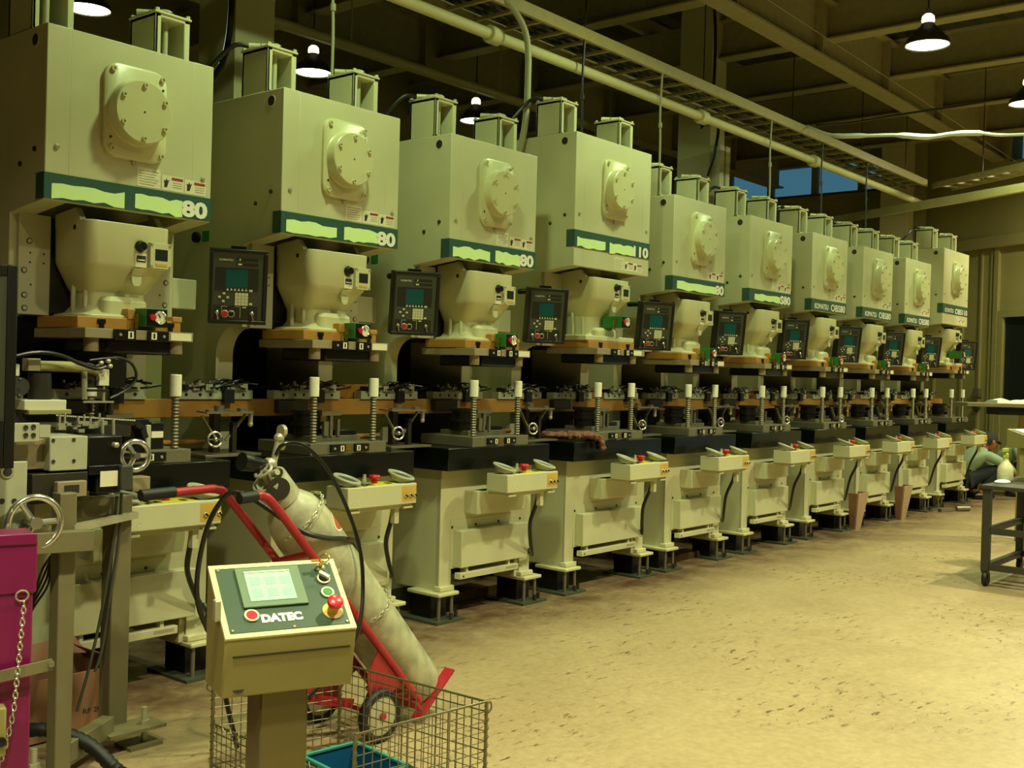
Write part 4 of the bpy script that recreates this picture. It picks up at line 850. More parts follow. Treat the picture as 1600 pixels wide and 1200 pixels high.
# cable chain and right hand end frame
q = MB().use(0); P0 = ony(82, 652, -0.52)-FO; P1 = ony(206, 660, -0.52)-FO
top = [P0, P0.lerp(P1, 0.5), P1, P1+Vector((0.03, 0, -0.02)), P1+Vector((0.045, 0, -0.06))]
for A, B in zip(top[:-1], top[1:]): q.bar(A, B, 0.06, 0.022)
q.use(1)
for k in range(40):
    p = P0.lerp(P1, k/40)+Vector((0, -0.031, 0.008)); q.box(p.x-0.0025, p.x+0.0025, p.y-0.001, p.y+0.001, p.z-0.002, p.z+0.003)
q.build('cable_chain', ['rubber', 'label'], cf)
fb('end_frame', 'black', 194, 233, 655, 722, -0.47, 0.1); fb('end_plate', 'grey', 229, 236, 664, 712, -0.48, 0.1)
fb('feed_bed', 'dsteel', 60, 205, 664, 684, -0.55, 0.25); 
q = MB(); rq = random.Random(9)
for k in range(22):
    p = ony(rq.uniform(85, 165), rq.uniform(660, 674), -0.58)-FO; s = rq.uniform(0.006, 0.014); q.box(p.x-s, p.x+s, p.y-s, p.y+s, p.z-s*0.6, p.z+s*0.6)
    if k % 4 == 0: q.cyl(p, p+Vector((0, 0, 0.035)), 0.004, n=8)
q.build('roll_fittings', 'zinc', cf)
q = MB()
for px in (160, 177): q.cyl(ony(px, 690, -0.6)-FO, ony(px, 655, -0.6)-FO, 0.006, n=10)
q.build('guide_pins', 'zinc', cf)
fb('tan_block', 'tan', 207, 235, 745, 768, -0.6, 0.06); fb('under_frame', 'stand', 118, 207, 776, 806, -0.6, 0.05); fb('under_plate', 'dsteel', 50, 140, 770, 785, -0.72, 0.2)
fb('sensor_box', 'black', 236, 256, 660, 702, -0.42, 0.05); MB().box(*span(237, 255, 674, 684, -0.423, 0.004)).build('sensor_label', 'label', cf)
q = MB()
for pts in (((183, 775), (176, 850), (160, 950), (140, 1040), (120, 1112)), ((190, 770), (186, 840), (172, 930), (160, 1010), (148, 1050))):
    q.tube([ony(px, py, -0.63)-FO for px, py in pts], 0.0055, 6, smooth=4)
q.build('signal_cable', 'hose', cf)
q = MB()
for k in range(4): q.tube([ony(80, 868+4*k, -0.72)-FO, ony(66+3*k, 890+8*k, -0.72)-FO, ony(56, 920+8*k, -0.70)-FO, ony(44-3*k, 950+9*k, -0.66)-FO], 0.004, 6, smooth=4)
q.build('loose_cables', 'cable', cf)

# ----------------------------------------------- pick arm behind the feeder
AO = Vector((2.03, -0.30, 0)); pa = empty('transfer_arm', AO); tag(pa, 'beige pick and place arm with black hoses in front of the nearest press', 'robot arm')
def ab(name, m, px0, px1, py0, py1, y, d, par=None, bevel=0.003):
    a = ony(px0, (py0+py1)/2, y); b = ony(px1, (py0+py1)/2, y); t = ony((px0+px1)/2, py0, y); u = ony((px0+px1)/2, py1, y)
    return MB().box(a.x-AO.x, b.x-AO.x, y-AO.y, y+d-AO.y, u.z, t.z).build(name, m, par or pa, bevel=bevel)
MB().box(-0.26, -0.19, 0.0, 0.07, 0.0, 1.2).build('column', 'dsteel', pa); MB().box(-0.27, 0.1, 0.0, 0.06, 1.19, 1.235).build('arm_beam', 'dsteel', pa)
ab('base_block', 'label', 38, 104, 625, 641, -0.33, 0.14); ab('base_plate', 'trim', 45, 112, 640, 648, -0.34, 0.16)
q = MB(); c = ony(62, 625, -0.26)-AO; c2 = ony(62, 583, -0.26)-AO; q.cyl(c, c2, 0.042, n=24); q.build('arm_motor', 'dsteel', pa)
q = MB(); c = ony(32, 604, -0.32)-AO; q.cyl(c, c+Vector((0, 0.06, 0)), 0.034, n=22); q.ball(ony(30, 619, -0.36)-AO, 0.008); q.ball(ony(31, 593, -0.36)-AO, 0.007); q.build('side_motor', 'hose', pa)
ab('white_cap', 'label', 22, 31, 569, 588, -0.3, 0.03)
ab('arm_joint', 'tan', 44, 64, 560, 580, -0.3, 0.05)
q = MB(); P = [ony(60, 572, -0.28)-AO, ony(110, 573, -0.28)-AO, ony(140, 576, -0.28)-AO, ony(155, 582, -0.28)-AO]; q.tube(P, 0.021, 14, smooth=4); q.build('arm_tube', 'trim', pa)
ab('wrist', 'label', 155, 171, 577, 603, -0.3, 0.03); ab('wrist_block', 'dsteel', 133, 157, 582, 606, -0.28, 0.04)
ab('black_motor', 'black', 172, 196, 561, 606, -0.12, 0.05)
for px, pa_, pb_, r_ in ((132, 580, 624, 0.011), (162, 603, 628, 0.005)): MB().cyl(ony(px, pa_, -0.29)-AO, ony(px, pb_, -0.29)-AO, r_, n=10).build('lift_rod', 'zinc', pa)
ab('gripper_bar', 'black', 134, 170, 608, 612, -0.3, 0.03)
q = MB(); c = ony(150, 629, -0.3)-AO; q.prism([c+Vector((dx, dy, 0)) for dx, dy in ((-0.07, -0.03), (0.06, -0.03), (0.085, 0.02), (-0.03, 0.04))], (0, 0, 0.006)); q.build('sheet_plate', 'zinc', pa)
for px, py in ((138, 645), (160, 643), (170, 648)): c = ony(px, py, -0.26)-AO; MB().cyl(c, c+Vector((0, 0, 0.05)), 0.016, n=12).build('suction_cup', 'dsteel', pa)
q = MB()
q.tube([ony(px, py, -0.34)-AO for px, py in ((25, 556), (50, 551), (75, 551), (100, 557), (125, 568), (150, 576), (165, 573))], 0.0075, 8, smooth=5)
q.tube([ony(px, py, -0.3)-AO for px, py in ((120, 565), (150, 572), (165, 562), (185, 559), (203, 566), (212, 580), (211, 594), (200, 607), (185, 616), (172, 622))], 0.006, 8, smooth=5)
q.tube([ony(px, py, -0.31)-AO for px, py in ((140, 563), (165, 560), (180, 560))], 0.005, 8, smooth=4)
q.build('arm_hoses', 'cable', pa)
q = MB()
for px, py in ((158, 567), (169, 564), (172, 572)): q.ball(ony(px, py, -0.33)-AO, 0.011, 8)
q.build('air_fittings', 'zinc', pa)

# ------------------------------------------------------ cardboard box below
cb = empty('cardboard_box', (2.17, -0.17, 0)); tag(cb, 'open brown cardboard box on the floor behind the feeder stand', 'box')
q = MB(); q.box(-0.2, 0.19, -0.2, -0.194, 0, 0.24); q.box(0.184, 0.19, -0.2, 0.07, 0, 0.24); q.box(-0.2, -0.194, -0.2, 0.07, 0, 0.24); q.box(-0.2, 0.19, 0.064, 0.07, 0, 0.24); q.box(-0.2, 0.19, -0.2, 0.07, 0, 0.006); q.build('carton', 'card', cb)
q = MB(); q.prism([(-0.2, 0.066, 0.24), (0.19, 0.066, 0.24), (0.15, 0.1, 0.31), (-0.17, 0.1, 0.29)], (0, 0.004, 0)); q.prism([(0.19, -0.2, 0.24), (0.19, 0.06, 0.24), (0.1, 0.04, 0.3), (0.1, -0.18, 0.3)], (-0.004, 0, 0)); q.build('flap', 'card', cb)
text_part('carton_print', 'RF 2040R', 'ink', cb, 0.03, 0.075, 0.13, 0.02, -0.2006, 0.01)

# -------------------------------------- dark operator cabinet at the edge
p0 = atd(25, 572, 3.35); oc = empty('operator_cabinet', (p0.x, p0.y, 0), R(-22)); tag(oc, 'tall black-framed operator screen cut off by the left edge', 'operator screen')
zt_ = atd(25, 415, 3.35).z; zb_ = atd(22, 732, 3.35).z
q = MB(); q.box(-0.26, 0.0, 0.005, 0.05, zb_, zt_); q.box(-0.03, 0.0, -0.008, 0.005, zb_, zt_); q.box(-0.26, -0.03, -0.008, 0.005, zt_-0.03, zt_); q.box(-0.26, -0.03, -0.008, 0.005, zb_, zb_+0.15); q.build('frame', 'pframe', oc, bevel=0.003)
MB().box(-0.23, -0.03, 0.0, 0.005, zb_+0.15, zt_-0.03).build('face_plate', 'pface', oc)
MB().box(-0.17, -0.13, 0.01, 0.05, 0.0, zb_).build('post', 'pframe', oc)

# ------------------------------------------------------- magenta guard post
p1 = atd(50, 1000, 3.05); gp = empty('guard_post', (p1.x, p1.y, 0), R(-18)); tag(gp, 'magenta painted sheet metal guard post at the lower left corner', 'post')
zt_ = atd(25, 832, 3.05).z
q = MB(); q.box(-0.17, 0, 0.0, 0.12, 0, zt_); q.build('shell', 'magenta', gp, bevel=0.006)
q = MB(); q.box(-0.17, 0.008, -0.006, 0.125, zt_-0.165, zt_-0.012); q.box(-0.175, 0.006, -0.012, 0.0, zt_-0.03, zt_+0.002); q.build('collar', 'magenta', gp, bevel=0.004)
q = MB(); q.ring((-0.03, -0.012, zt_-0.17), (0, 1, 0.3), 0.016, 0.0028, 20, 6); q.build('ring_bolt', 'zinc', gp)
q = MB(); q.bar((-0.18, -0.03, zt_-0.395), (0.05, -0.03, zt_-0.365), 0.012, 0.03); q.cyl((0.045, -0.045, zt_-0.362), (0.045, -0.02, zt_-0.362), 0.009, n=6); q.build('cross_strap', 'stand', gp)
ch = MB(); zc = zt_-0.185
for k in range(30):
    c = Vector((-0.03-0.0011*k - (0.0006*(k-16)**1.6 if k > 16 else 0), -0.05, zc-0.0165*k)); d = Vector((0, 0, 1)); u1 = Vector((1, 0, 0)) if k % 2 else Vector((0, 1, 0))
    ch.tube([c+d*0.0118*math.cos(a)+u1*0.0055*math.sin(a) for a in [2*PI*i/10 for i in range(10)]], 0.002, 5, closed=True)
o = ch.build('hanging_chain', 'chrome', None, loc=(p1.x, p1.y, 0), rot=(0, 0, R(-18))); tag(o, 'bright link chain hanging down the magenta guard post', 'chain')
p2 = atd(10, 1140, 2.95); yb_ = empty('switch_box', (p2.x, p2.y, 0), R(-18)); tag(yb_, 'dull yellow switch box with black knob in the bottom left corner', 'switch box')
MB().box(-0.12, 0, 0, 0.05, p2.z-0.075, p2.z+0.06).build('case', 'kbox', yb_, bevel=0.006); MB().lathe([(0.012, 0), (0.012, 0.012), (0, 0.014)], (-0.012, 0, p2.z-0.03), (0, -1, 0), 14).build('knob', 'black', yb_)
MB().box(-0.08, -0.05, 0.01, 0.04, 0, p2.z-0.075).build('post', 'stand', yb_)
# corrugated hose on the floor
q = MB(); P = spline([Vector((1.72, -0.45, 0.03)), Vector((1.86, -0.62, 0.15)), Vector((1.98, -0.76, 0.12)), Vector((2.04, -0.9, 0.03)), Vector((2.02, -1.1, 0.03)), Vector((1.9, -1.35, 0.03))], 14)
rr2 = [0.026 if k % 2 else 0.0225 for k in range(len(P))]
q.tube(P, rr2, 12); o = q.build('corrugated_hose', 'rubber'); tag(o, 'black corrugated hose curving over the floor below the feeder stand', 'hose')
# ------------------------------------------------------------ steel trolley
to = Vector((8.24, -1.93, 0)); tr = empty('steel_trolley', to); tag(tr, 'dark steel frame trolley on casters at the right edge', 'trolley')
lx, ly = 0.88, 0.75; s = 0.055
for x, y in ((0, 0), (lx, 0), (0, -ly), (lx, -ly)):
    MB().box(x-s/2, x+s/2, y-s/2, y+s/2, 0.115, 0.70).build('leg', 'trolley', tr, bevel=0.003)
    q = MB().use(0); q.lathe([(0.02, -0.016), (0.05, -0.017), (0.055, -0.008), (0.055, 0.008), (0.05, 0.017), (0.02, 0.016)], (x+0.015, y, 0.055), (0, 1, 0), 24); q.use(1); q.box(x-0.02, x+0.02, y-0.024, y+0.024, 0.095, 0.115); q.box(x-0.005, x+0.02, y-0.022, y-0.018, 0.05, 0.1); q.box(x-0.005, x+0.02, y+0.018, y+0.022, 0.05, 0.1); q.build('caster', ['rubber', 'dsteel'], tr)
for z in (0.14, 0.40):
    for y in (0, -ly): MB().box(s/2, lx-s/2, y-0.02, y+0.02, z-0.022, z+0.022).build('rail', 'trolley', tr, bevel=0.002)
    for x in (0, lx): MB().box(x-0.02, x+0.02, -ly+s/2, -s/2, z-0.022, z+0.022).build('rail', 'trolley', tr, bevel=0.002)
q = MB(); q.box(-0.045, lx+0.045, -ly-0.045, 0.045, 0.70, 0.728); q.build('top', 'trolley', tr, bevel=0.004)
sb = empty('spray_bottle', (8.66, -1.93, 0.7285)); tag(sb, 'cream spray bottle with yellow-green trigger on the steel trolley', 'spray bottle')
MB().lathe([(0, 0), (0.052, 0.0), (0.056, 0.006), (0.056, 0.09), (0.05, 0.11), (0.026, 0.15), (0.018, 0.165), (0.018, 0.18), (0, 0.18)], (0, 0, 0), (0, 0, 1), 24).build('bottle', 'bottlep', sb)
MB().lathe([(0.0565, 0.012), (0.0568, 0.014), (0.0568, 0.05), (0.0565, 0.052)], (0, 0, 0), (0, 0, 1), 24).build('bottle_label', 'grey', sb)
q = MB(); q.lathe([(0.021, 0), (0.021, 0.03), (0.012, 0.034), (0.012, 0.05), (0, 0.05)], (0, 0, 0.178), (0, 0, 1), 16); q.box(-0.055, 0.03, -0.012, 0.012, 0.222, 0.248); q.prism([(-0.025, -0.006, 0.224), (-0.012, -0.006, 0.224), (-0.032, -0.006, 0.18), (-0.04, -0.006, 0.182)], (0, 0.012, 0)); q.build('spray_head', 'spray', sb, bevel=0.002)
rg = empty('folded_rag', (8.52, -1.95, 0.7285)); 
q = MB(); rings = [[Vector((0.09*math.cos(a)*w+0.0, 0.05*math.sin(a)*w, z)) for a in [2*PI*k/14 for k in range(14)]] for w, z in ((1.0, 0.0), (1.05, 0.008), (0.8, 0.018), (0.3, 0.024))]; q.loft(rings); q.build('rag', 'cloth', rg); tag(rg, 'small white rag lying behind the spray bottle on the trolley', 'rag')
dr = empty('hand_drill', (8.86, -2.06, 0.7285), R(30)); tag(dr, 'dark green cordless tool standing on the trolley at the right edge', 'power tool')
q = MB(); q.box(-0.05, 0.05, -0.035, 0.035, 0, 0.05); q.build('battery', 'black', dr, bevel=0.006)
q = MB(); q.bar((0, 0, 0.05), (0.02, 0, 0.14), 0.036, 0.045); q.build('grip', 'rubber', dr, bevel=0.006)
q = MB(); q.cyl((-0.09, 0, 0.165), (0.08, 0, 0.165), 0.034, n=18); q.cyl((-0.13, 0, 0.165), (-0.09, 0, 0.165), 0.02, 0.03, n=14); q.build('motor_case', 'band', dr)
# -------------------------------------------------- document stand behind
dp = onz(1594, 668, 1.09); ds = empty('document_console', (9.11, -1.96, 0.7285), R(-20)); tag(ds, 'small sloping console with white sheet standing on the trolley', 'console')
q = MB(); q.prism([(-0.07, 0.13, 0.38), (-0.07, -0.09, 0.32), (-0.07, -0.075, 0.235), (-0.07, 0.13, 0.235)], (0.3, 0, 0)); q.build('housing', 'kbox', ds, bevel=0.004)
nrm2 = Vector((0, -0.06, 0.22)).normalized()
def slope(x0, x1, t0, t1, off, th):
    A = Vector((0, -0.09, 0.32)); B = Vector((0, 0.13, 0.38)); vs = []
    for k in (off, off+th):
        for x, t in ((x0, t0), (x1, t0), (x1, t1), (x0, t1)): vs.append(Vector((x, 0, 0))+A.lerp(B, t)+nrm2*k)
    return MB().add(vs, [(0, 1, 2, 3), (7, 6, 5, 4), (0, 4, 5, 1), (1, 5, 6, 2), (2, 6, 7, 3), (3, 7, 4, 0)])
slope(-0.05, 0.21, 0.1, 0.9, 0.001, 0.003).build('face_plate', 'kface', ds)
slope(-0.02, 0.19, 0.25, 0.85, 0.004, 0.003).build('white_sheet', 'cloth', ds)
MB().box(-0.03, 0.02, -0.02, 0.04, 0.0, 0.235).build('post', 'trim', ds, bevel=0.004); MB().box(-0.05, 0.1, -0.05, 0.07, 0.0, 0.008).build('base_plate', 'trim', ds)
# conveyor table with cloth further back
ct = empty('work_table', (10.6, -1.25, 0), R(-49)); tag(ct, 'high narrow work table with a white cloth, near the far wall', 'table')
MB().box(-0.28, 0.9, -0.15, 0.15, 1.25, 1.285).build('table_top', 'stand', ct, bevel=0.004); MB().box(0.02, 0.8, -0.12, 0.12, 1.18, 1.25).build('drawer', 'black', ct)
for x in (0.35, 0.85):
    for y in (-0.1, 0.1): MB().box(x-0.025, x+0.025, y-0.025, y+0.025, 0, 1.25).build('leg', 'trim', ct)
wc = empty('white_cloth', ct.location + Vector((0, 0, 1.2855)), R(-49)); tag(wc, 'crumpled white cloth on the high work table', 'cloth')
q = MB(); rings = []
for k in range(13):
    x = 0.0+0.8*k/12; hh = 0.03+0.012*math.sin(k*1.9); rings.append([Vector((x, -0.14, 0.0)), Vector((x, -0.13, hh)), Vector((x, -0.03, hh+0.008*math.sin(k*2.7))), Vector((x, 0.06, hh*0.8)), Vector((x, 0.13, 0.0))])
q.loft(rings); q.build('cloth', 'cloth', wc)
fr = empty('cloth_roll', (10.35, -1.38, 0)); 
bpy.data.objects.remove(fr)

# ------------------------------------------------------------------- people
def person(name_lbl, loc, fwd, cap, pose):
    f = Vector(fwd).normalized(); l = Vector((-f.y, f.x, 0)); a = math.atan2(f.y, f.x)
    r = empty('person', loc, a); tag(r, name_lbl, 'person', 'people working at the far end')
    def skin(nm, joints, edges, root, m, sub=2):
        me = bpy.data.meshes.new(nm); names = list(joints); me.from_pydata([joints[n][0] for n in names], [(names.index(x), names.index(y)) for x, y in edges], [])
        o = bpy.data.objects.new(nm, me); COL.objects.link(o); o.parent = r; me.materials.append(M[m])
        md = o.modifiers.new('skin', 'SKIN'); md.use_smooth_shade = True
        for i, n in enumerate(names):
            rr = joints[n][1]; sv = me.skin_vertices[0].data[i]; sv.radius = rr if isinstance(rr, tuple) else (rr, rr); sv.use_root = (n == root)
        s = o.modifiers.new('sub', 'SUBSURF'); s.levels = sub; s.render_levels = sub
        return o
    P = pose
    J = {'pel': (P['pel'], 0.10), 'sp': (P['sp'], 0.085), 'ch': (P['ch'], (0.095, 0.07)), 'nk': (P['nk'], 0.05), 'hd0': (P['nk']+(P['hd']-P['nk'])*0.5, 0.055)}
    E = [('pel', 'sp'), ('sp', 'ch'), ('ch', 'nk'), ('nk', 'hd0')]
    for sd, sg in (('L', 1), ('R', -1)):
        for n, rr in (('sh', 0.043), ('el', 0.04), ('wr', 0.028), ('hp', 0.08), ('kn', 0.055), ('an', 0.038)):
            v = P[n].copy(); v.y *= sg; J[n+sd] = (v, rr)
        for n in ('el', 'wr'):
            if n+sd in P: J[n+sd] = (P[n+sd], J[n+sd][1])
        w = J['wr'+sd][0]; e = J['el'+sd][0]; d = (w-e).normalized(); J['pm'+sd] = (w+d*0.06, (0.034, 0.018))
        J['toe'+sd] = (J['an'+sd][0]+Vector((0.13, 0, -0.05)), 0.03)
        E += [('ch', 'sh'+sd), ('sh'+sd, 'el'+sd), ('el'+sd, 'wr'+sd), ('wr'+sd, 'pm'+sd), ('pel', 'hp'+sd), ('hp'+sd, 'kn'+sd), ('kn'+sd, 'an'+sd), ('an'+sd, 'toe'+sd)]
        side = d.cross(Vector((0, 0, 1))).normalized()
        pb = w+d*0.07
        for k in range(4):
            J['f%d%s' % (k, sd)] = (pb+side*(k-1.5)*0.017+d*0.03+Vector((0, 0, -0.008)), 0.009); J['g%d%s' % (k, sd)] = (pb+side*(k-1.5)*0.018+d*(0.055+0.008*(k in (1, 2)))+Vector((0, 0, -0.03)), 0.008)
            E += [('pm'+sd, 'f%d%s' % (k, sd)), ('f%d%s' % (k, sd), 'g%d%s' % (k, sd))]
        J['t'+sd] = (w+d*0.04+side*0.045*(-sg)+Vector((0, 0, -0.02)), 0.009); E.append(('wr'+sd, 't'+sd))
    body = skin('body', J, E, 'pel', 'skin')
    Sh = {k: (J[k][0], (J[k][1][0]*1.6, J[k][1][1]*1.8) if isinstance(J[k][1], tuple) else J[k][1]*1.65) for k in ('sp', 'ch', 'shL', 'elL', 'shR', 'elR')}
    for sd in 'LR':
        Sh['w'+sd] = (J['el'+sd][0].lerp(J['wr'+sd][0], 0.85), 0.042)
    Sh['hem'] = (P['pel']+(P['sp']-P['pel'])*0.3, 0.15); Sh['col'] = (P['ch'].lerp(P['nk'], 0.75), 0.085)
    skin('shirt', Sh, [('hem', 'sp'), ('sp', 'ch'), ('ch', 'col'), ('ch', 'shL'), ('shL', 'elL'), ('elL', 'wL'), ('ch', 'shR'), ('shR', 'elR'), ('elR', 'wR')], 'ch', 'shirt')
    Tr = {k: (J[k][0], J[k][1]*1.28) for k in ('pel', 'hpL', 'knL', 'hpR', 'knR')}
    for sd in 'LR': Tr['a'+sd] = (J['kn'+sd][0].lerp(J['an'+sd][0], 0.95), 0.055)
    skin('trousers', Tr, [('pel', 'hpL'), ('hpL', 'knL'), ('knL', 'aL'), ('pel', 'hpR'), ('hpR', 'knR'), ('knR', 'aR')], 'pel', 'pants')
    for sd in 'LR':
        an = J['an'+sd][0]; MB().loft([[Vector((an.x-0.07+0.26*t, an.y+wd*math.cos(2*PI*k/12), max(0.0, an.z-0.045+hh*math.sin(2*PI*k/12)))) for k in range(12)] for t, wd, hh in ((0, 0.025, 0.03), (0.15, 0.04, 0.05), (0.5, 0.045, 0.045), (0.8, 0.045, 0.035), (1, 0.025, 0.02))]).build('shoe', 'black', r)
    # head: skull, jaw, nose, ears, eyes
    hd = P['hd']; look = P['look'].normalized(); up = (Vector((0, 0, 1))-look*look.z).normalized(); sdv = up.cross(look)
    q = MB(); rings = []
    for k in range(1, 12):
        t = PI*k/12; z = math.cos(t); w = math.sin(t)
        fr_ = 1.0 if z > -0.2 else 1.0-0.12*(-z-0.2)
        rings.append([hd + up*0.118*z + look*(0.098*w*math.cos(2*PI*i/16)*fr_ + (0.012 if z < -0.3 else 0)) + sdv*(0.078*w*math.sin(2*PI*i/16)*(1 if z > -0.3 else 0.82)) for i in range(16)])
    q.loft(rings)
    q.loft([[hd+look*(0.09)+up*0.02+sdv*0.008*math.cos(a)+up*0.004*math.sin(a) for a in [2*PI*i/8 for i in range(8)]], [hd+look*0.118-up*0.022+sdv*0.015*math.cos(a)+up*0.008*math.sin(a) for a in [2*PI*i/8 for i in range(8)]], [hd+look*0.092-up*0.034+sdv*0.01*math.cos(a) for a in [2*PI*i/8 for i in range(8)]]])
    for sg in (-1, 1): q.ball(hd+sdv*sg*0.08-up*0.01-look*0.005, 0.028, 10, (0.7, 0.7, 1.1))
    q.build('head', 'skin', r)
    q = MB()
    for sg in (-1, 1): q.ball(hd+look*0.086+sdv*sg*0.032+up*0.012, 0.011, 8)
    q.build('eyes', 'ink', r)
    q = MB(); q.bar(hd+look*0.094+sdv*0.024-up*0.058, hd+look*0.094-sdv*0.024-up*0.058, 0.008, 0.008); q.build('mouth', 'lblred', r)
    q = MB(); rings = []
    for k in range(1, 7):
        t = PI*k/12; z = math.cos(t); w = math.sin(t); rings.append([hd + up*(0.128*z+0.006) + look*(0.106*w*math.cos(2*PI*i/16)-0.008) + sdv*(0.087*w*math.sin(2*PI*i/16)) for i in range(16)])
    q.loft(rings)
    if cap:
        q.loft([[hd+up*0.035+look*0.08+sdv*0.07, hd+up*0.035+look*0.1, hd+up*0.035+look*0.08-sdv*0.07, hd+up*0.028+look*0.15-sdv*0.045, hd+up*0.026+look*0.165, hd+up*0.028+look*0.15+sdv*0.045], [hd+up*0.043+look*0.08+sdv*0.07, hd+up*0.043+look*0.1, hd+up*0.043+look*0.08-sdv*0.07, hd+up*0.034+look*0.15-sdv*0.045, hd+up*0.032+look*0.165, hd+up*0.034+look*0.15+sdv*0.045]])
    q.build('cap' if cap else 'hair', 'cap' if cap else 'hair', r)
    q = MB(); rings = []
    for k in range(5, 9):
        t = PI*k/12; z = math.cos(t); w = math.sin(t); rings.append([hd + up*0.121*z + look*(0.1*w*math.cos(a)-0.012) + sdv*(0.083*w*math.sin(a)) for a in [R(95+170*i/10) for i in range(11)]])
    q.loft(rings, cap=False); q.build('back_hair', 'hair', r)
    return r
V = Vector
pose1 = dict(pel=V((-0.12, 0, 0.26)), sp=V((-0.12, 0, 0.40)), ch=V((0.04, 0, 0.56)), nk=V((0.15, 0, 0.64)), hd=V((0.22, 0, 0.735)), look=V((1, 0.15, -0.45)), sh=V((0.08, 0.18, 0.57)), el=V((0.33, 0.2, 0.45)), wr=V((0.52, 0.12, 0.33)), hp=V((-0.07, 0.1, 0.25)), kn=V((0.27, 0.15, 0.42)), an=V((0.03, 0.13, 0.085)))
person('person in pale green work shirt and dark cap crouching beside the farthest press', (14.53, 0.07, 0), (0.72, -0.69, 0), True, pose1)
pose2 = dict(pel=V((-0.1, 0, 0.3)), sp=V((-0.08, 0, 0.46)), ch=V((0.08, 0, 0.64)), nk=V((0.2, 0, 0.72)), hd=V((0.28, 0, 0.80)), look=V((1, -0.1, -0.5)), sh=V((0.1, 0.18, 0.64)), el=V((0.2, 0.24, 0.42)), wr=V((0.42, 0.16, 0.38)), hp=V((-0.05, 0.1, 0.28)), kn=V((0.3, 0.15, 0.46)), an=V((0.05, 0.13, 0.085)))
person('person in pale green work shirt crouching behind the spray bottle and console', (15.35, -0.13, 0), (0.25, -0.97, 0), False, pose2)
# ------------------------------------------------------------- hall shell
def struct(name, q, m, **k):
    o = q.build(name, m, None, **k); o['kind'] = 'structure'; return o
# floor material: tan epoxy paint with scuffs and stains
fm = bpy.data.materials.new('painted_floor'); fm.use_nodes = True; nt = fm.node_tree; b = nt.nodes['Principled BSDF']
tc = nt.nodes.new('ShaderNodeTexCoord')
def noise(sc, det=5, rough=0.6, vec=None):
    n = nt.nodes.new('ShaderNodeTexNoise'); n.inputs['Scale'].default_value = sc; n.inputs['Detail'].default_value = det; n.inputs['Roughness'].default_value = rough
    nt.links.new(vec or tc.outputs['Object'], n.inputs['Vector']); return n
def ramp(src, p0, c0, p1, c1):
    r = nt.nodes.new('ShaderNodeValToRGB'); r.color_ramp.elements[0].position = p0; r.color_ramp.elements[1].position = p1
    r.color_ramp.elements[0].color = (*c0, 1); r.color_ramp.elements[1].color = (*c1, 1); nt.links.new(src, r.inputs['Fac']); return r
def mixc(fac, a, c2, mode='MIX'):
    m = nt.nodes.new('ShaderNodeMix'); m.data_type = 'RGBA'; m.blend_type = mode
    nt.links.new(fac, m.inputs[0]) if not isinstance(fac, float) else setattr(m.inputs[0], 'default_value', fac)
    nt.links.new(a, m.inputs[6])
    if isinstance(c2, tuple): m.inputs[7].default_value = (*c2, 1)
    else: nt.links.new(c2, m.inputs[7])
    return m.outputs[2]
base = ramp(noise(0.9).outputs['Fac'], 0.35, rgb('#a28d69'), 0.65, rgb('#ae9974'))
fine = ramp(noise(26, 6, 0.7).outputs['Fac'], 0.42, (0.86, 0.86, 0.86), 0.6, (1, 1, 1))
c = mixc(1.0, base.outputs['Color'], fine.outputs['Color'], 'MULTIPLY')
mp = nt.nodes.new('ShaderNodeMapping'); mp.inputs['Scale'].default_value = (5, 16, 1); mp.inputs['Rotation'].default_value = (0, 0, R(35)); nt.links.new(tc.outputs['Object'], mp.inputs['Vector'])
sc_ = ramp(noise(1.6, 8, 0.75, mp.outputs['Vector']).outputs['Fac'], 0.575, (0, 0, 0), 0.6, (1, 1, 1))
msk = ramp(noise(1.1, 3, 0.5).outputs['Fac'], 0.44, (0, 0, 0), 0.58, (1, 1, 1))
mm = nt.nodes.new('ShaderNodeMath'); mm.operation = 'MULTIPLY'; nt.links.new(sc_.outputs['Color'], mm.inputs[0]); nt.links.new(msk.outputs['Color'], mm.inputs[1])
c = mixc(mm.outputs[0], c, rgb('#5d4a30'))
# grime along the press line: follows y of the row
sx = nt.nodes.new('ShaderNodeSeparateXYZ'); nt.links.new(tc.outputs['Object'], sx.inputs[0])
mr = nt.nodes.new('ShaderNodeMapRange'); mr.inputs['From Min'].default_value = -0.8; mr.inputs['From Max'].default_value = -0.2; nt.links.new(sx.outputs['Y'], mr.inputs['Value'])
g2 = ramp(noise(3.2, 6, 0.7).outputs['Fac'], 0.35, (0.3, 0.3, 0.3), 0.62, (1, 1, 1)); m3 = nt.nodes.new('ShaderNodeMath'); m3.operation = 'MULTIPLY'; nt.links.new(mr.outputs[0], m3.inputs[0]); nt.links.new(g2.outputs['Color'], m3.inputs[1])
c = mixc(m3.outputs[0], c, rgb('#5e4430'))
nt.links.new(c, b.inputs['Base Color'])
rr = ramp(noise(7).outputs['Fac'], 0.3, (0.3, 0.3, 0.3), 0.7, (0.48, 0.48, 0.48)); nt.links.new(rr.outputs['Color'], b.inputs['Roughness'])
bp = nt.nodes.new('ShaderNodeBump'); bp.inputs['Strength'].default_value = 0.25; bp.inputs['Distance'].default_value = 0.004; nt.links.new(noise(34, 5).outputs['Fac'], bp.inputs['Height']); nt.links.new(bp.outputs['Normal'], b.inputs['Normal'])
b.inputs['Specular IOR Level'].default_value = 0.4
M['floor'] = fm
M['wall'] = mat('wall_panel_paint', '#a89f66', 0.6, var=0.06, scale=1.5)
M['deck'] = mat('roof_deck', '#38362a', 0.6, 0.1, var=0.12, scale=2)
XW, YB, YF, XL, ZC = 17.2, 6.4, -9.0, -4.5, 5.5
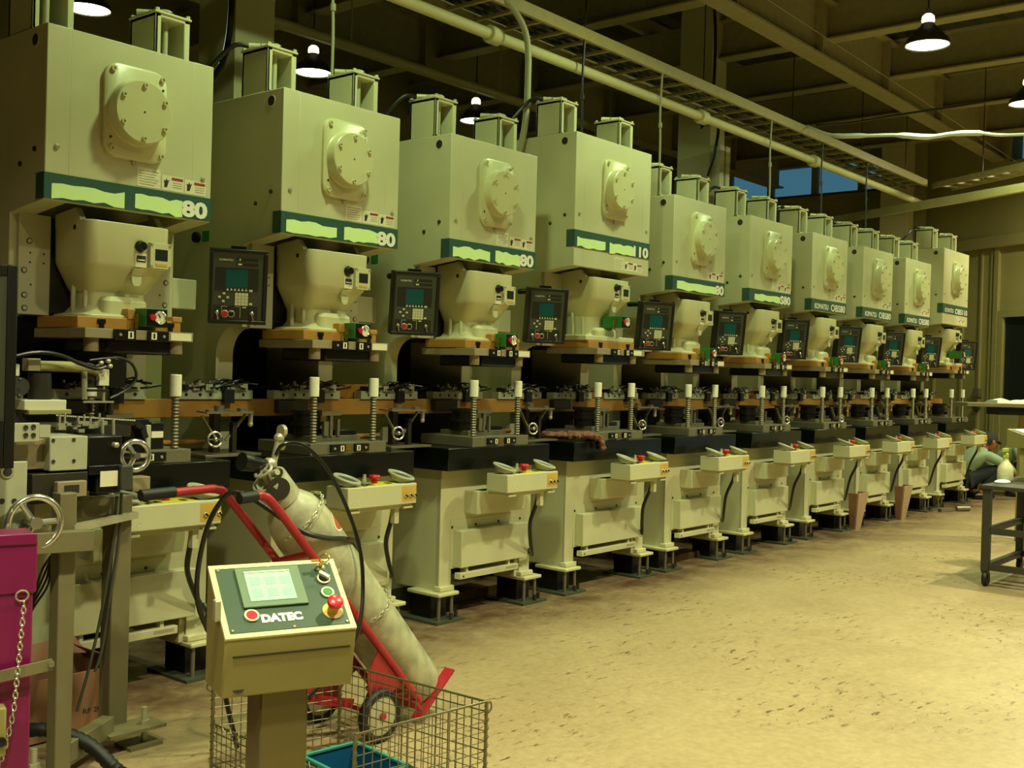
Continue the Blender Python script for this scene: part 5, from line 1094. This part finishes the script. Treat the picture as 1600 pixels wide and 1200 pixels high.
struct('floor', MB().box(XL, XW+0.3, YF, YB, -0.2, 0), 'floor', smooth=False)
# ceiling: corrugated deck, ribs along x
q = MB(); pts = []; y = YF
while y < YB: pts += [(XL, y, ZC), (XL, y+0.1, ZC), (XL, y+0.14, ZC+0.06), (XL, y+0.24, ZC+0.06)]; y += 0.28
pts += [(XL, YB, ZC), (XL, YB, ZC+0.2), (XL, YF, ZC+0.2)]
q.prism(pts, (XW+0.3-XL, 0, 0)); struct('ceiling', q, 'deck', smooth=False)
struct('wall_back', MB().box(XL, XW+0.2, YB, YB+0.2, 0, ZC+0.1), 'wall', smooth=False)
struct('wall_left', MB().box(XL-0.2, XL, YF, YB, 0, ZC+0.1), 'deck', smooth=False)
struct('wall_front', MB().box(XL, XW+0.2, YF-0.2, YF, 0, ZC+0.1), 'deck', smooth=False)
# far end wall, square part with the strip of windows
yc0 = 1.69; wz0, wz1, wy0, wy1 = 4.52, 5.06, 1.95, 5.15
q = MB(); q.box(XW, XW+0.2, yc0, YB, 0, wz0); q.box(XW, XW+0.2, yc0, YB, wz1, ZC+0.1); q.box(XW, XW+0.2, wy1, YB, wz0, wz1); q.box(XW, XW+0.2, yc0, wy0, wz0, wz1)
y = yc0+0.4
while y < YB: q.box(XW-0.02, XW, y, y+0.05, 0, wz0-0.12); y += 0.6
struct('wall_end', q, 'wall', smooth=False)
nW = 4; step = (wy1-wy0)/nW
for k in range(nW):
    a = wy0+k*step; bq = MB(); e = 0.045
    bq.box(XW-0.03, XW+0.1, a, a+e, wz0, wz1); bq.box(XW-0.03, XW+0.1, a+step-e, a+step, wz0, wz1); bq.box(XW-0.03, XW+0.1, a+e, a+step-e, wz0, wz0+0.035); bq.box(XW-0.03, XW+0.1, a+e, a+step-e, wz1-0.035, wz1)
    w_ = struct('window_%d' % (k+1), bq, 'trim', smooth=False); MB().box(XW+0.03, XW+0.036, a+e, a+step-e, wz0+0.035, wz1-0.035).build('pane', 'glass', w_, smooth=False)
struct('trim_1', MB().box(XW-0.12, XW, yc0, YB, wz0-0.12, wz0-0.02), 'trim', smooth=False)
# angled part of the end wall (30 deg), local x along the wall towards the aisle, local y = outwards
ea = empty('wall_angled', (XW, yc0, 0), R(-120)); ea['kind'] = 'structure'
Lw = 5.6
q = MB(); wx0, wx1, wza, wzb = 1.69, 2.5, 4.62, 5.0
dx0, dx1, dz = 1.66, 2.9, 2.42
q.box(0, dx0, 0, 0.2, 0, ZC+0.1); q.box(dx0, dx1, 0, 0.2, dz, wza); q.box(dx1, Lw, 0, 0.2, 0, ZC+0.1); q.box(dx0, dx1, 0, 0.2, wzb, ZC+0.1); q.box(wx1, dx1, 0, 0.2, wza, wzb); q.box(dx0, wx0, 0, 0.2, wza, wzb)
for x in (0.28, 0.85, 1.2, 1.4): q.box(x, x+0.035, -0.03, 0, 0, 3.4)
q.build('wall_panel', 'wall', ea, smooth=False)
q = MB(); q.box(0, Lw, -0.1, 0, 3.42, 3.58); q.box(1.48, 1.56, -0.05, 0, 0, 3.42); q.build('wall_rail', 'trim', ea)
q = MB(); q.box(dx0-0.09, dx0, -0.04, 0.1, 0, dz+0.09); q.box(dx1, dx1+0.09, -0.04, 0.1, 0, dz+0.09); q.box(dx0, dx1, -0.04, 0.1, dz, dz+0.09); q.box(dx0, dx1, -0.03, 0.1, 0, 1.1)
q.build('frame', 'trim', ea); MB().box(dx0, dx1, 0.02, 0.06, 1.1, dz).build('dark_pane', 'door', ea)
q = MB(); q.box(wx0-0.05, wx1+0.05, -0.03, 0.1, wza-0.06, wza); q.box(wx0-0.06, wx0, -0.03, 0.1, wza, wzb); q.box(wx1, wx1+0.06, -0.03, 0.1, wza, wzb); q.build('window_frame', 'trim', ea); MB().box(wx0, wx1, 0.03, 0.036, wza, wzb).build('pane', 'glass', ea, smooth=False)
q = MB(); q.box(1.15, 1.27, -0.06, 0, 1.28, 1.40); q.build('switch_box', 'stand', ea); MB().tube([(1.21, -0.02, 3.4), (1.205, -0.02, 2.2), (1.21, -0.02, 1.4)], 0.012, 6).build('wall_conduit', 'stand', ea); MB().lathe([(0.06, -0.02), (0.07, 0), (0.06, 0.02)], (1.22, -0.05, 1.13), (0, 1, 0), 18).build('hanging_coil', 'hose', ea)
# columns
def column(x, y, n, top=ZC):
    q = MB(); q.box(x, x+0.31, y, y+0.02, 0, top); q.box(x, x+0.31, y+0.38, y+0.4, 0, top); q.box(x+0.0, x+0.02, y+0.02, y+0.38, 0, top); q.box(x+0.29, x+0.31, y+0.02, y+0.38, 0, top); struct('trim_%d' % n, q, 'column')
column(4.27, 1.65, 2); column(10.39, 1.65, 3); column(16.5, 1.75, 4)
# roof beams across the hall and girders along it
n = 5
for x in (1.8, 3.55, 5.28, 7.0, 8.85, 10.6, 12.3, 14.0, 15.7):
    q = MB(); q.box(x-0.09, x+0.09, YF, YB, 4.9, 4.918); q.box(x-0.006, x+0.006, YF, YB, 4.918, 5.3); q.box(x-0.09, x+0.09, YF, YB, 5.3, 5.318); struct('trim_%d' % n, q, 'beam', smooth=False); n += 1
for y, z in ((0.43, 4.66), (4.2, 4.7), (-4.6, 4.7)):
    q = MB(); q.box(XL, XW, y-0.1, y+0.1, z, z+0.022); q.box(XL, XW, y-0.007, y+0.007, z+0.022, 5.25); q.box(XL, XW, y-0.1, y+0.1, 5.25, 5.27)
    x = 1.5
    while x < XW: q.box(x, x+0.012, y-0.095, y+0.095, z+0.022, 5.25); x += 1.75
    struct('trim_%d' % n, q, 'beam', smooth=False); n += 1
x = XL
q = MB()
for y in (-7.5, -6, -3, -1.6, 1.4, 2.6, 5.4): q.box(XL, XW, y-0.04, y+0.04, 5.33, 5.5)
struct('trim_%d' % n, q, 'beam', smooth=False); n += 1

# ------------------------------------------------------ overhead services
tb_ = empty('cable_tray', (2.0, 0.5, 3.9)); tag(tb_, 'ladder cable tray hanging over the row of presses', 'cable tray')
Lt = 11.75
for y in (0, 0.42): MB().box(0, Lt, y-0.015, y+0.015, 0, 0.085).build('side_rail', 'tray', tb_)
x = 0.1
rg0 = MB().box(0, 0.03, 0.015, 0.405, 0.01, 0.03).build('rung', 'tray', tb_, loc=(x, 0, 0))
while x < Lt-0.3:
    x += 0.28; r_ = rg0.copy(); COL.objects.link(r_); r_.location = (x, 0, 0)
for x in (1.2, 3.0, 4.8, 6.6, 8.4, 10.2, 11.6): MB().cyl((x, 0.21, 0.0), (x, 0.21, 1.43), 0.006, n=6).build('hanger_rod', 'dsteel', tb_)
q = MB(); rc = random.Random(2)
for k in range(5):
    yy = 0.06+0.07*k; q.tube([(0.0+2.0*i, yy+rc.uniform(-0.02, 0.02), 0.045+rc.uniform(0, 0.02)) for i in range(7)], 0.014, 6, smooth=4)
q.build('tray_cables', 'cable', tb_)
a2 = onz(1450, 290, 3.95); b2 = onz(1600, 256, 3.95); dd = (b2-a2).normalized(); t2 = empty('branch_tray', (a2.x+0.12, a2.y-0.02, 3.93), math.atan2(dd.y, dd.x)); tag(t2, 'short branch cable tray running from the main tray towards the right edge', 'cable tray')
for y in (0.0, 0.3): MB().box(0, 3.2, y-0.015, y+0.015, 0, 0.07).build('side_rail', 'tray', t2)
x = 0.1
rg0 = MB().box(0, 0.03, 0.015, 0.285, 0.01, 0.03).build('rung', 'tray', t2, loc=(x, 0, 0))
while x < 2.9:
    x += 0.25; r_ = rg0.copy(); COL.objects.link(r_); r_.location = (x, 0, 0)
for x in (0.7, 2.6): MB().cyl((x, 0.15, 0.0), (x, 0.15, 1.5), 0.006, n=6).build('hanger_rod', 'dsteel', t2)
a3 = onz(1300, 345, 3.52); b3 = onz(1600, 293, 3.52); dd = (b3-a3); o = MB().bar((0, 0, 0), dd*1.35, 0.07, 0.09).build('conduit_beam', 'tray', None, loc=a3); tag(o, 'cream steel duct crossing in front of the far wall below the trays', 'duct')
q = MB(); q.cyl((2.0, 0.6, 3.72), (13.9, 0.6, 3.72), 0.038, n=18)
for x in (5.6, 8.4, 10.7): q.cyl((x-0.05, 0.6, 3.72), (x+0.05, 0.6, 3.72), 0.06, n=18)
o = q.build('air_pipe', 'column'); tag(o, 'fat cream air main pipe running under the cable tray', 'pipe')
q = MB(); q.cyl((1.5, 2.6, 4.11), (9.4, 2.6, 4.11), 0.04, n=12); [q.cyl((x, 2.6, 4.11), (x, 2.6, 5.56), 0.008, n=6) for x in (6.1, 8.0)]; o = q.build('service_pipe', 'tray'); tag(o, 'thinner cream pipe high behind the presses', 'pipe')
cords = [(1, 'cord', 4.10), (3, 'cable', 6.5), (4, 'cord', 7.573), (6, 'cord', 9.522), (7, 'hose', 10.68), (8, 'hose', 11.86)]
for k, (i, m, dx) in enumerate(cords):
    W = 0.908 if i in BIG else 0.79; zt_ = 3.27 if i in BIG else 3.035
    x = dx; zt_ = 3.036 if i in BIG else 2.8
    q = MB(); q.tube([(x+0.01, 0.5, 3.93), (x, 0.505, 3.6), (x+0.006, 0.5, 3.3), (x, 0.5, zt_)], 0.009, 8, smooth=4); q.cyl((x+0.003, 0.502, 3.46), (x+0.003, 0.502, 3.5), 0.016, n=8)
    o = q.build('drop_cable', m); tag(o, 'thin drop cable hanging from the tray to the %s press from the left' % ORD[i], 'cable', 'drop cables over the presses')
q = MB(); x = PX[3]-0.12; q.tube([(5.55, 0.5, 3.98), (5.72, 0.42, 3.75), (5.74, 0.4, 3.4), (5.72, 0.42, 3.0), (5.7, 0.6, 2.5)], 0.022, 10, smooth=5); o = q.build('pale_conduit', 'cord'); tag(o, 'pale flexible conduit dropping behind the third and fourth presses', 'conduit')
q = MB(); q.tube([Vector((10.3, 0.5, 3.992))]+[atd(px, py, 10.9-2.4*(px-1262)/358) for px, py in ((1300, 211), (1345, 212), (1400, 211), (1450, 214), (1490, 209), (1530, 208), (1565, 211), (1620, 209))], [0.014, 0.024, 0.016, 0.026, 0.02, 0.024, 0.014, 0.012], 8, smooth=5); o = q.build('cable_bundle', 'cloth'); tag(o, 'white taped cable bundle strung from the tray to the right edge', 'cable')
q = MB(); q.tube([onz(1170, -20, 4.91), Vector((17.2-0.5*2.05-0.16, 1.69-0.866*2.05+0.06, 4.47))], 0.004, 5); o = q.build('guy_wire', 'cord'); tag(o, 'thin straight wire slanting down across the upper right', 'wire')
q = MB(); q.tube([onx(1113, -40, 9.6)+Vector((0, 0, 0)), onx(1118, 60, 9.6), onx(1112, 160, 9.6), onx(1095, 200, 9.6), onx(1100, 165, 9.6)], 0.016, 8, smooth=5); q.tube([onx(1100, 165, 9.6), onx(1080, 175, 9.6), onx(1120, 190, 9.6), onx(1116, 240, 9.6), onx(1105, 275, 9.6)], 0.016, 8, smooth=5); o = q.build('column_cable', 'cable'); tag(o, 'thick black cable looping down beside the second column', 'cable')
q = MB(); q.tube([onz(1275, 196, 4.15), onz(1330, 192, 4.2), onz(1400, 180, 4.3), onz(1500, 165, 4.5), onz(1600, 150, 4.6)], 0.012, 6, smooth=4); o = q.build('slack_cable', 'cable'); tag(o, 'slack dark cable curving under the roof beams at upper right', 'cable')
q = MB(); q.tube([(4.18, 1.6, 5.57), (4.2, 1.6, 4.2), (4.1, 1.5, 3.4), (3.7, 1.25, 2.95), (3.45, 1.12, 2.6)], 0.02, 8, smooth=5); o = q.build('feed_cable', 'cable'); tag(o, 'black power cable hanging beside the first column', 'cable')
q = MB(); q.box(10.42, 10.51, 1.54, 1.652, 3.42, 3.95); q.box(10.55, 10.64, 1.54, 1.652, 3.42, 3.95); q.box(10.4, 10.66, 1.56, 1.652, 3.4, 3.45); o = q.build('pipe_cover', 'label'); tag(o, 'pair of pale pipe covers standing against the second column', 'pipe cover')

# -------------------------------------------------------------------- lamps
def make_lamp():
    l = empty('bell_lamp'); r = 0.185
    MB().lathe([(r, 0.0), (r+0.004, 0.006), (r-0.012, 0.05), (0.1, 0.13), (0.06, 0.17), (0.05, 0.19), (0.04, 0.19), (0.05, 0.165), (0.09, 0.12), (r-0.02, 0.04), (r-0.008, 0.004)], (0, 0, 0), (0, 0, 1), 32, True).build('reflector', 'lampout', l)
    MB().lathe([(0, 0), (r-0.014, 0.0), (r-0.02, 0.02), (0, 0.03)], (0, 0, 0.012), (0, 0, 1), 32).build('lens', 'lampin', l)
    MB().lathe([(0.045, 0.19), (0.055, 0.21), (0.05, 0.25), (0.03, 0.27), (0, 0.27)], (0, 0, 0), (0, 0, 1), 20).build('neck', 'lampneck', l)
    q = MB(); q.ring((0, 0, 0.295), (0, 1, 0), 0.022, 0.006, 16, 6); q.cyl((0, 0, 0.315), (0, 0, 1.268), 0.006, n=8); q.build('hook', 'dsteel', l)
    return l
ZL = 4.3; LK = 0.42
lamps = []
l0 = make_lamp()
F = lambda px, py: onz(px, py, ZL)
vis = [(F(1449, 72), 'bell lamp glowing at upper right over the aisle'), (F(489, 115), 'bell lamp glowing between the first column and the second press'), (F(743, 190), 'bell lamp glowing just behind the third press'), (F(137, 16), 'bell lamp glowing over the nearest press at upper left'), (F(1606, 163), 'bell lamp cut off by the right edge')]
dxl = vis[4][0].x-vis[0][0].x
front = [(Vector((vis[0][0].x-2.45*k, vis[0][0].y, ZL)), 'bell lamp over the aisle out of view, %s' % w) for k, w in ((1.2, 'first left of the upper right one'), (2.45, 'second left of the upper right one'))]
used_l = False
for pnt, lb in vis+front:
    l = copy_tree(l0) if used_l else l0; used_l = True
    l.location = pnt; tag(l, lb, 'lamp', 'bell lamps hanging from the roof')
    lamps.append(pnt)
POW = {'vis': [95, 90, 90, 90, 120], 'front': [150, 165]}
def alamp(name, loc, power, col, size=0.26, spread=178):
    d = bpy.data.lights.new(name, 'AREA'); d.shape = 'DISK'; d.size = size; d.energy = power; d.color = col; d.spread = R(spread)
    o = bpy.data.objects.new(name, d); COL.objects.link(o); o.location = loc; return o
WARM = (1.0, 0.98, 0.58); GRN = (0.74, 1.0, 0.48)
for k, pnt in enumerate([v[0] for v in vis]): alamp('lamp_light', pnt-Vector((0, 0, 0.02)), POW['vis'][k]*LK, GRN)
for k, pnt in enumerate([v[0] for v in front]): alamp('lamp_light', pnt-Vector((0, 0, 0.02)), POW['front'][k]*LK, GRN)
alamp('unseen_hall_light', (14.3, -1.2, ZL), 260*LK, WARM)  # unseen light without a lamp body, added to brighten the end wall
# unseen lights: near row inferred from shadows, far row added for ambient fill
for y, col, pw in ((-3.3, WARM, 330), (-6.8, GRN, 40)):
    for x in (-2.0, 0.8, 3.6, 6.4, 9.2, 12.0, 14.2): alamp('unseen_hall_light', (x, y, ZL), pw*LK, col, 0.22, 124 if y > -5 else 150)
w = bpy.data.worlds.new('dusk'); SC.world = w; w.use_nodes = True
w.node_tree.nodes['Background'].inputs[0].default_value = (*rgb('#4f87a0'), 1); w.node_tree.nodes['Background'].inputs[1].default_value = 0.8
SC.view_settings.view_transform = 'Standard'; SC.view_settings.look = 'None'; SC.view_settings.gamma = 1; SC.view_settings.use_curve_mapping = False
SC.view_settings.exposure = -0.46
SC.cycles.use_denoising = True
SC.cycles.max_bounces = 6; SC.cycles.diffuse_bounces = 3; SC.cycles.glossy_bounces = 3; SC.cycles.transmission_bounces = 4
SC.cycles.sample_clamp_indirect = 6.0; SC.cycles.caustics_reflective = False; SC.cycles.caustics_refractive = False
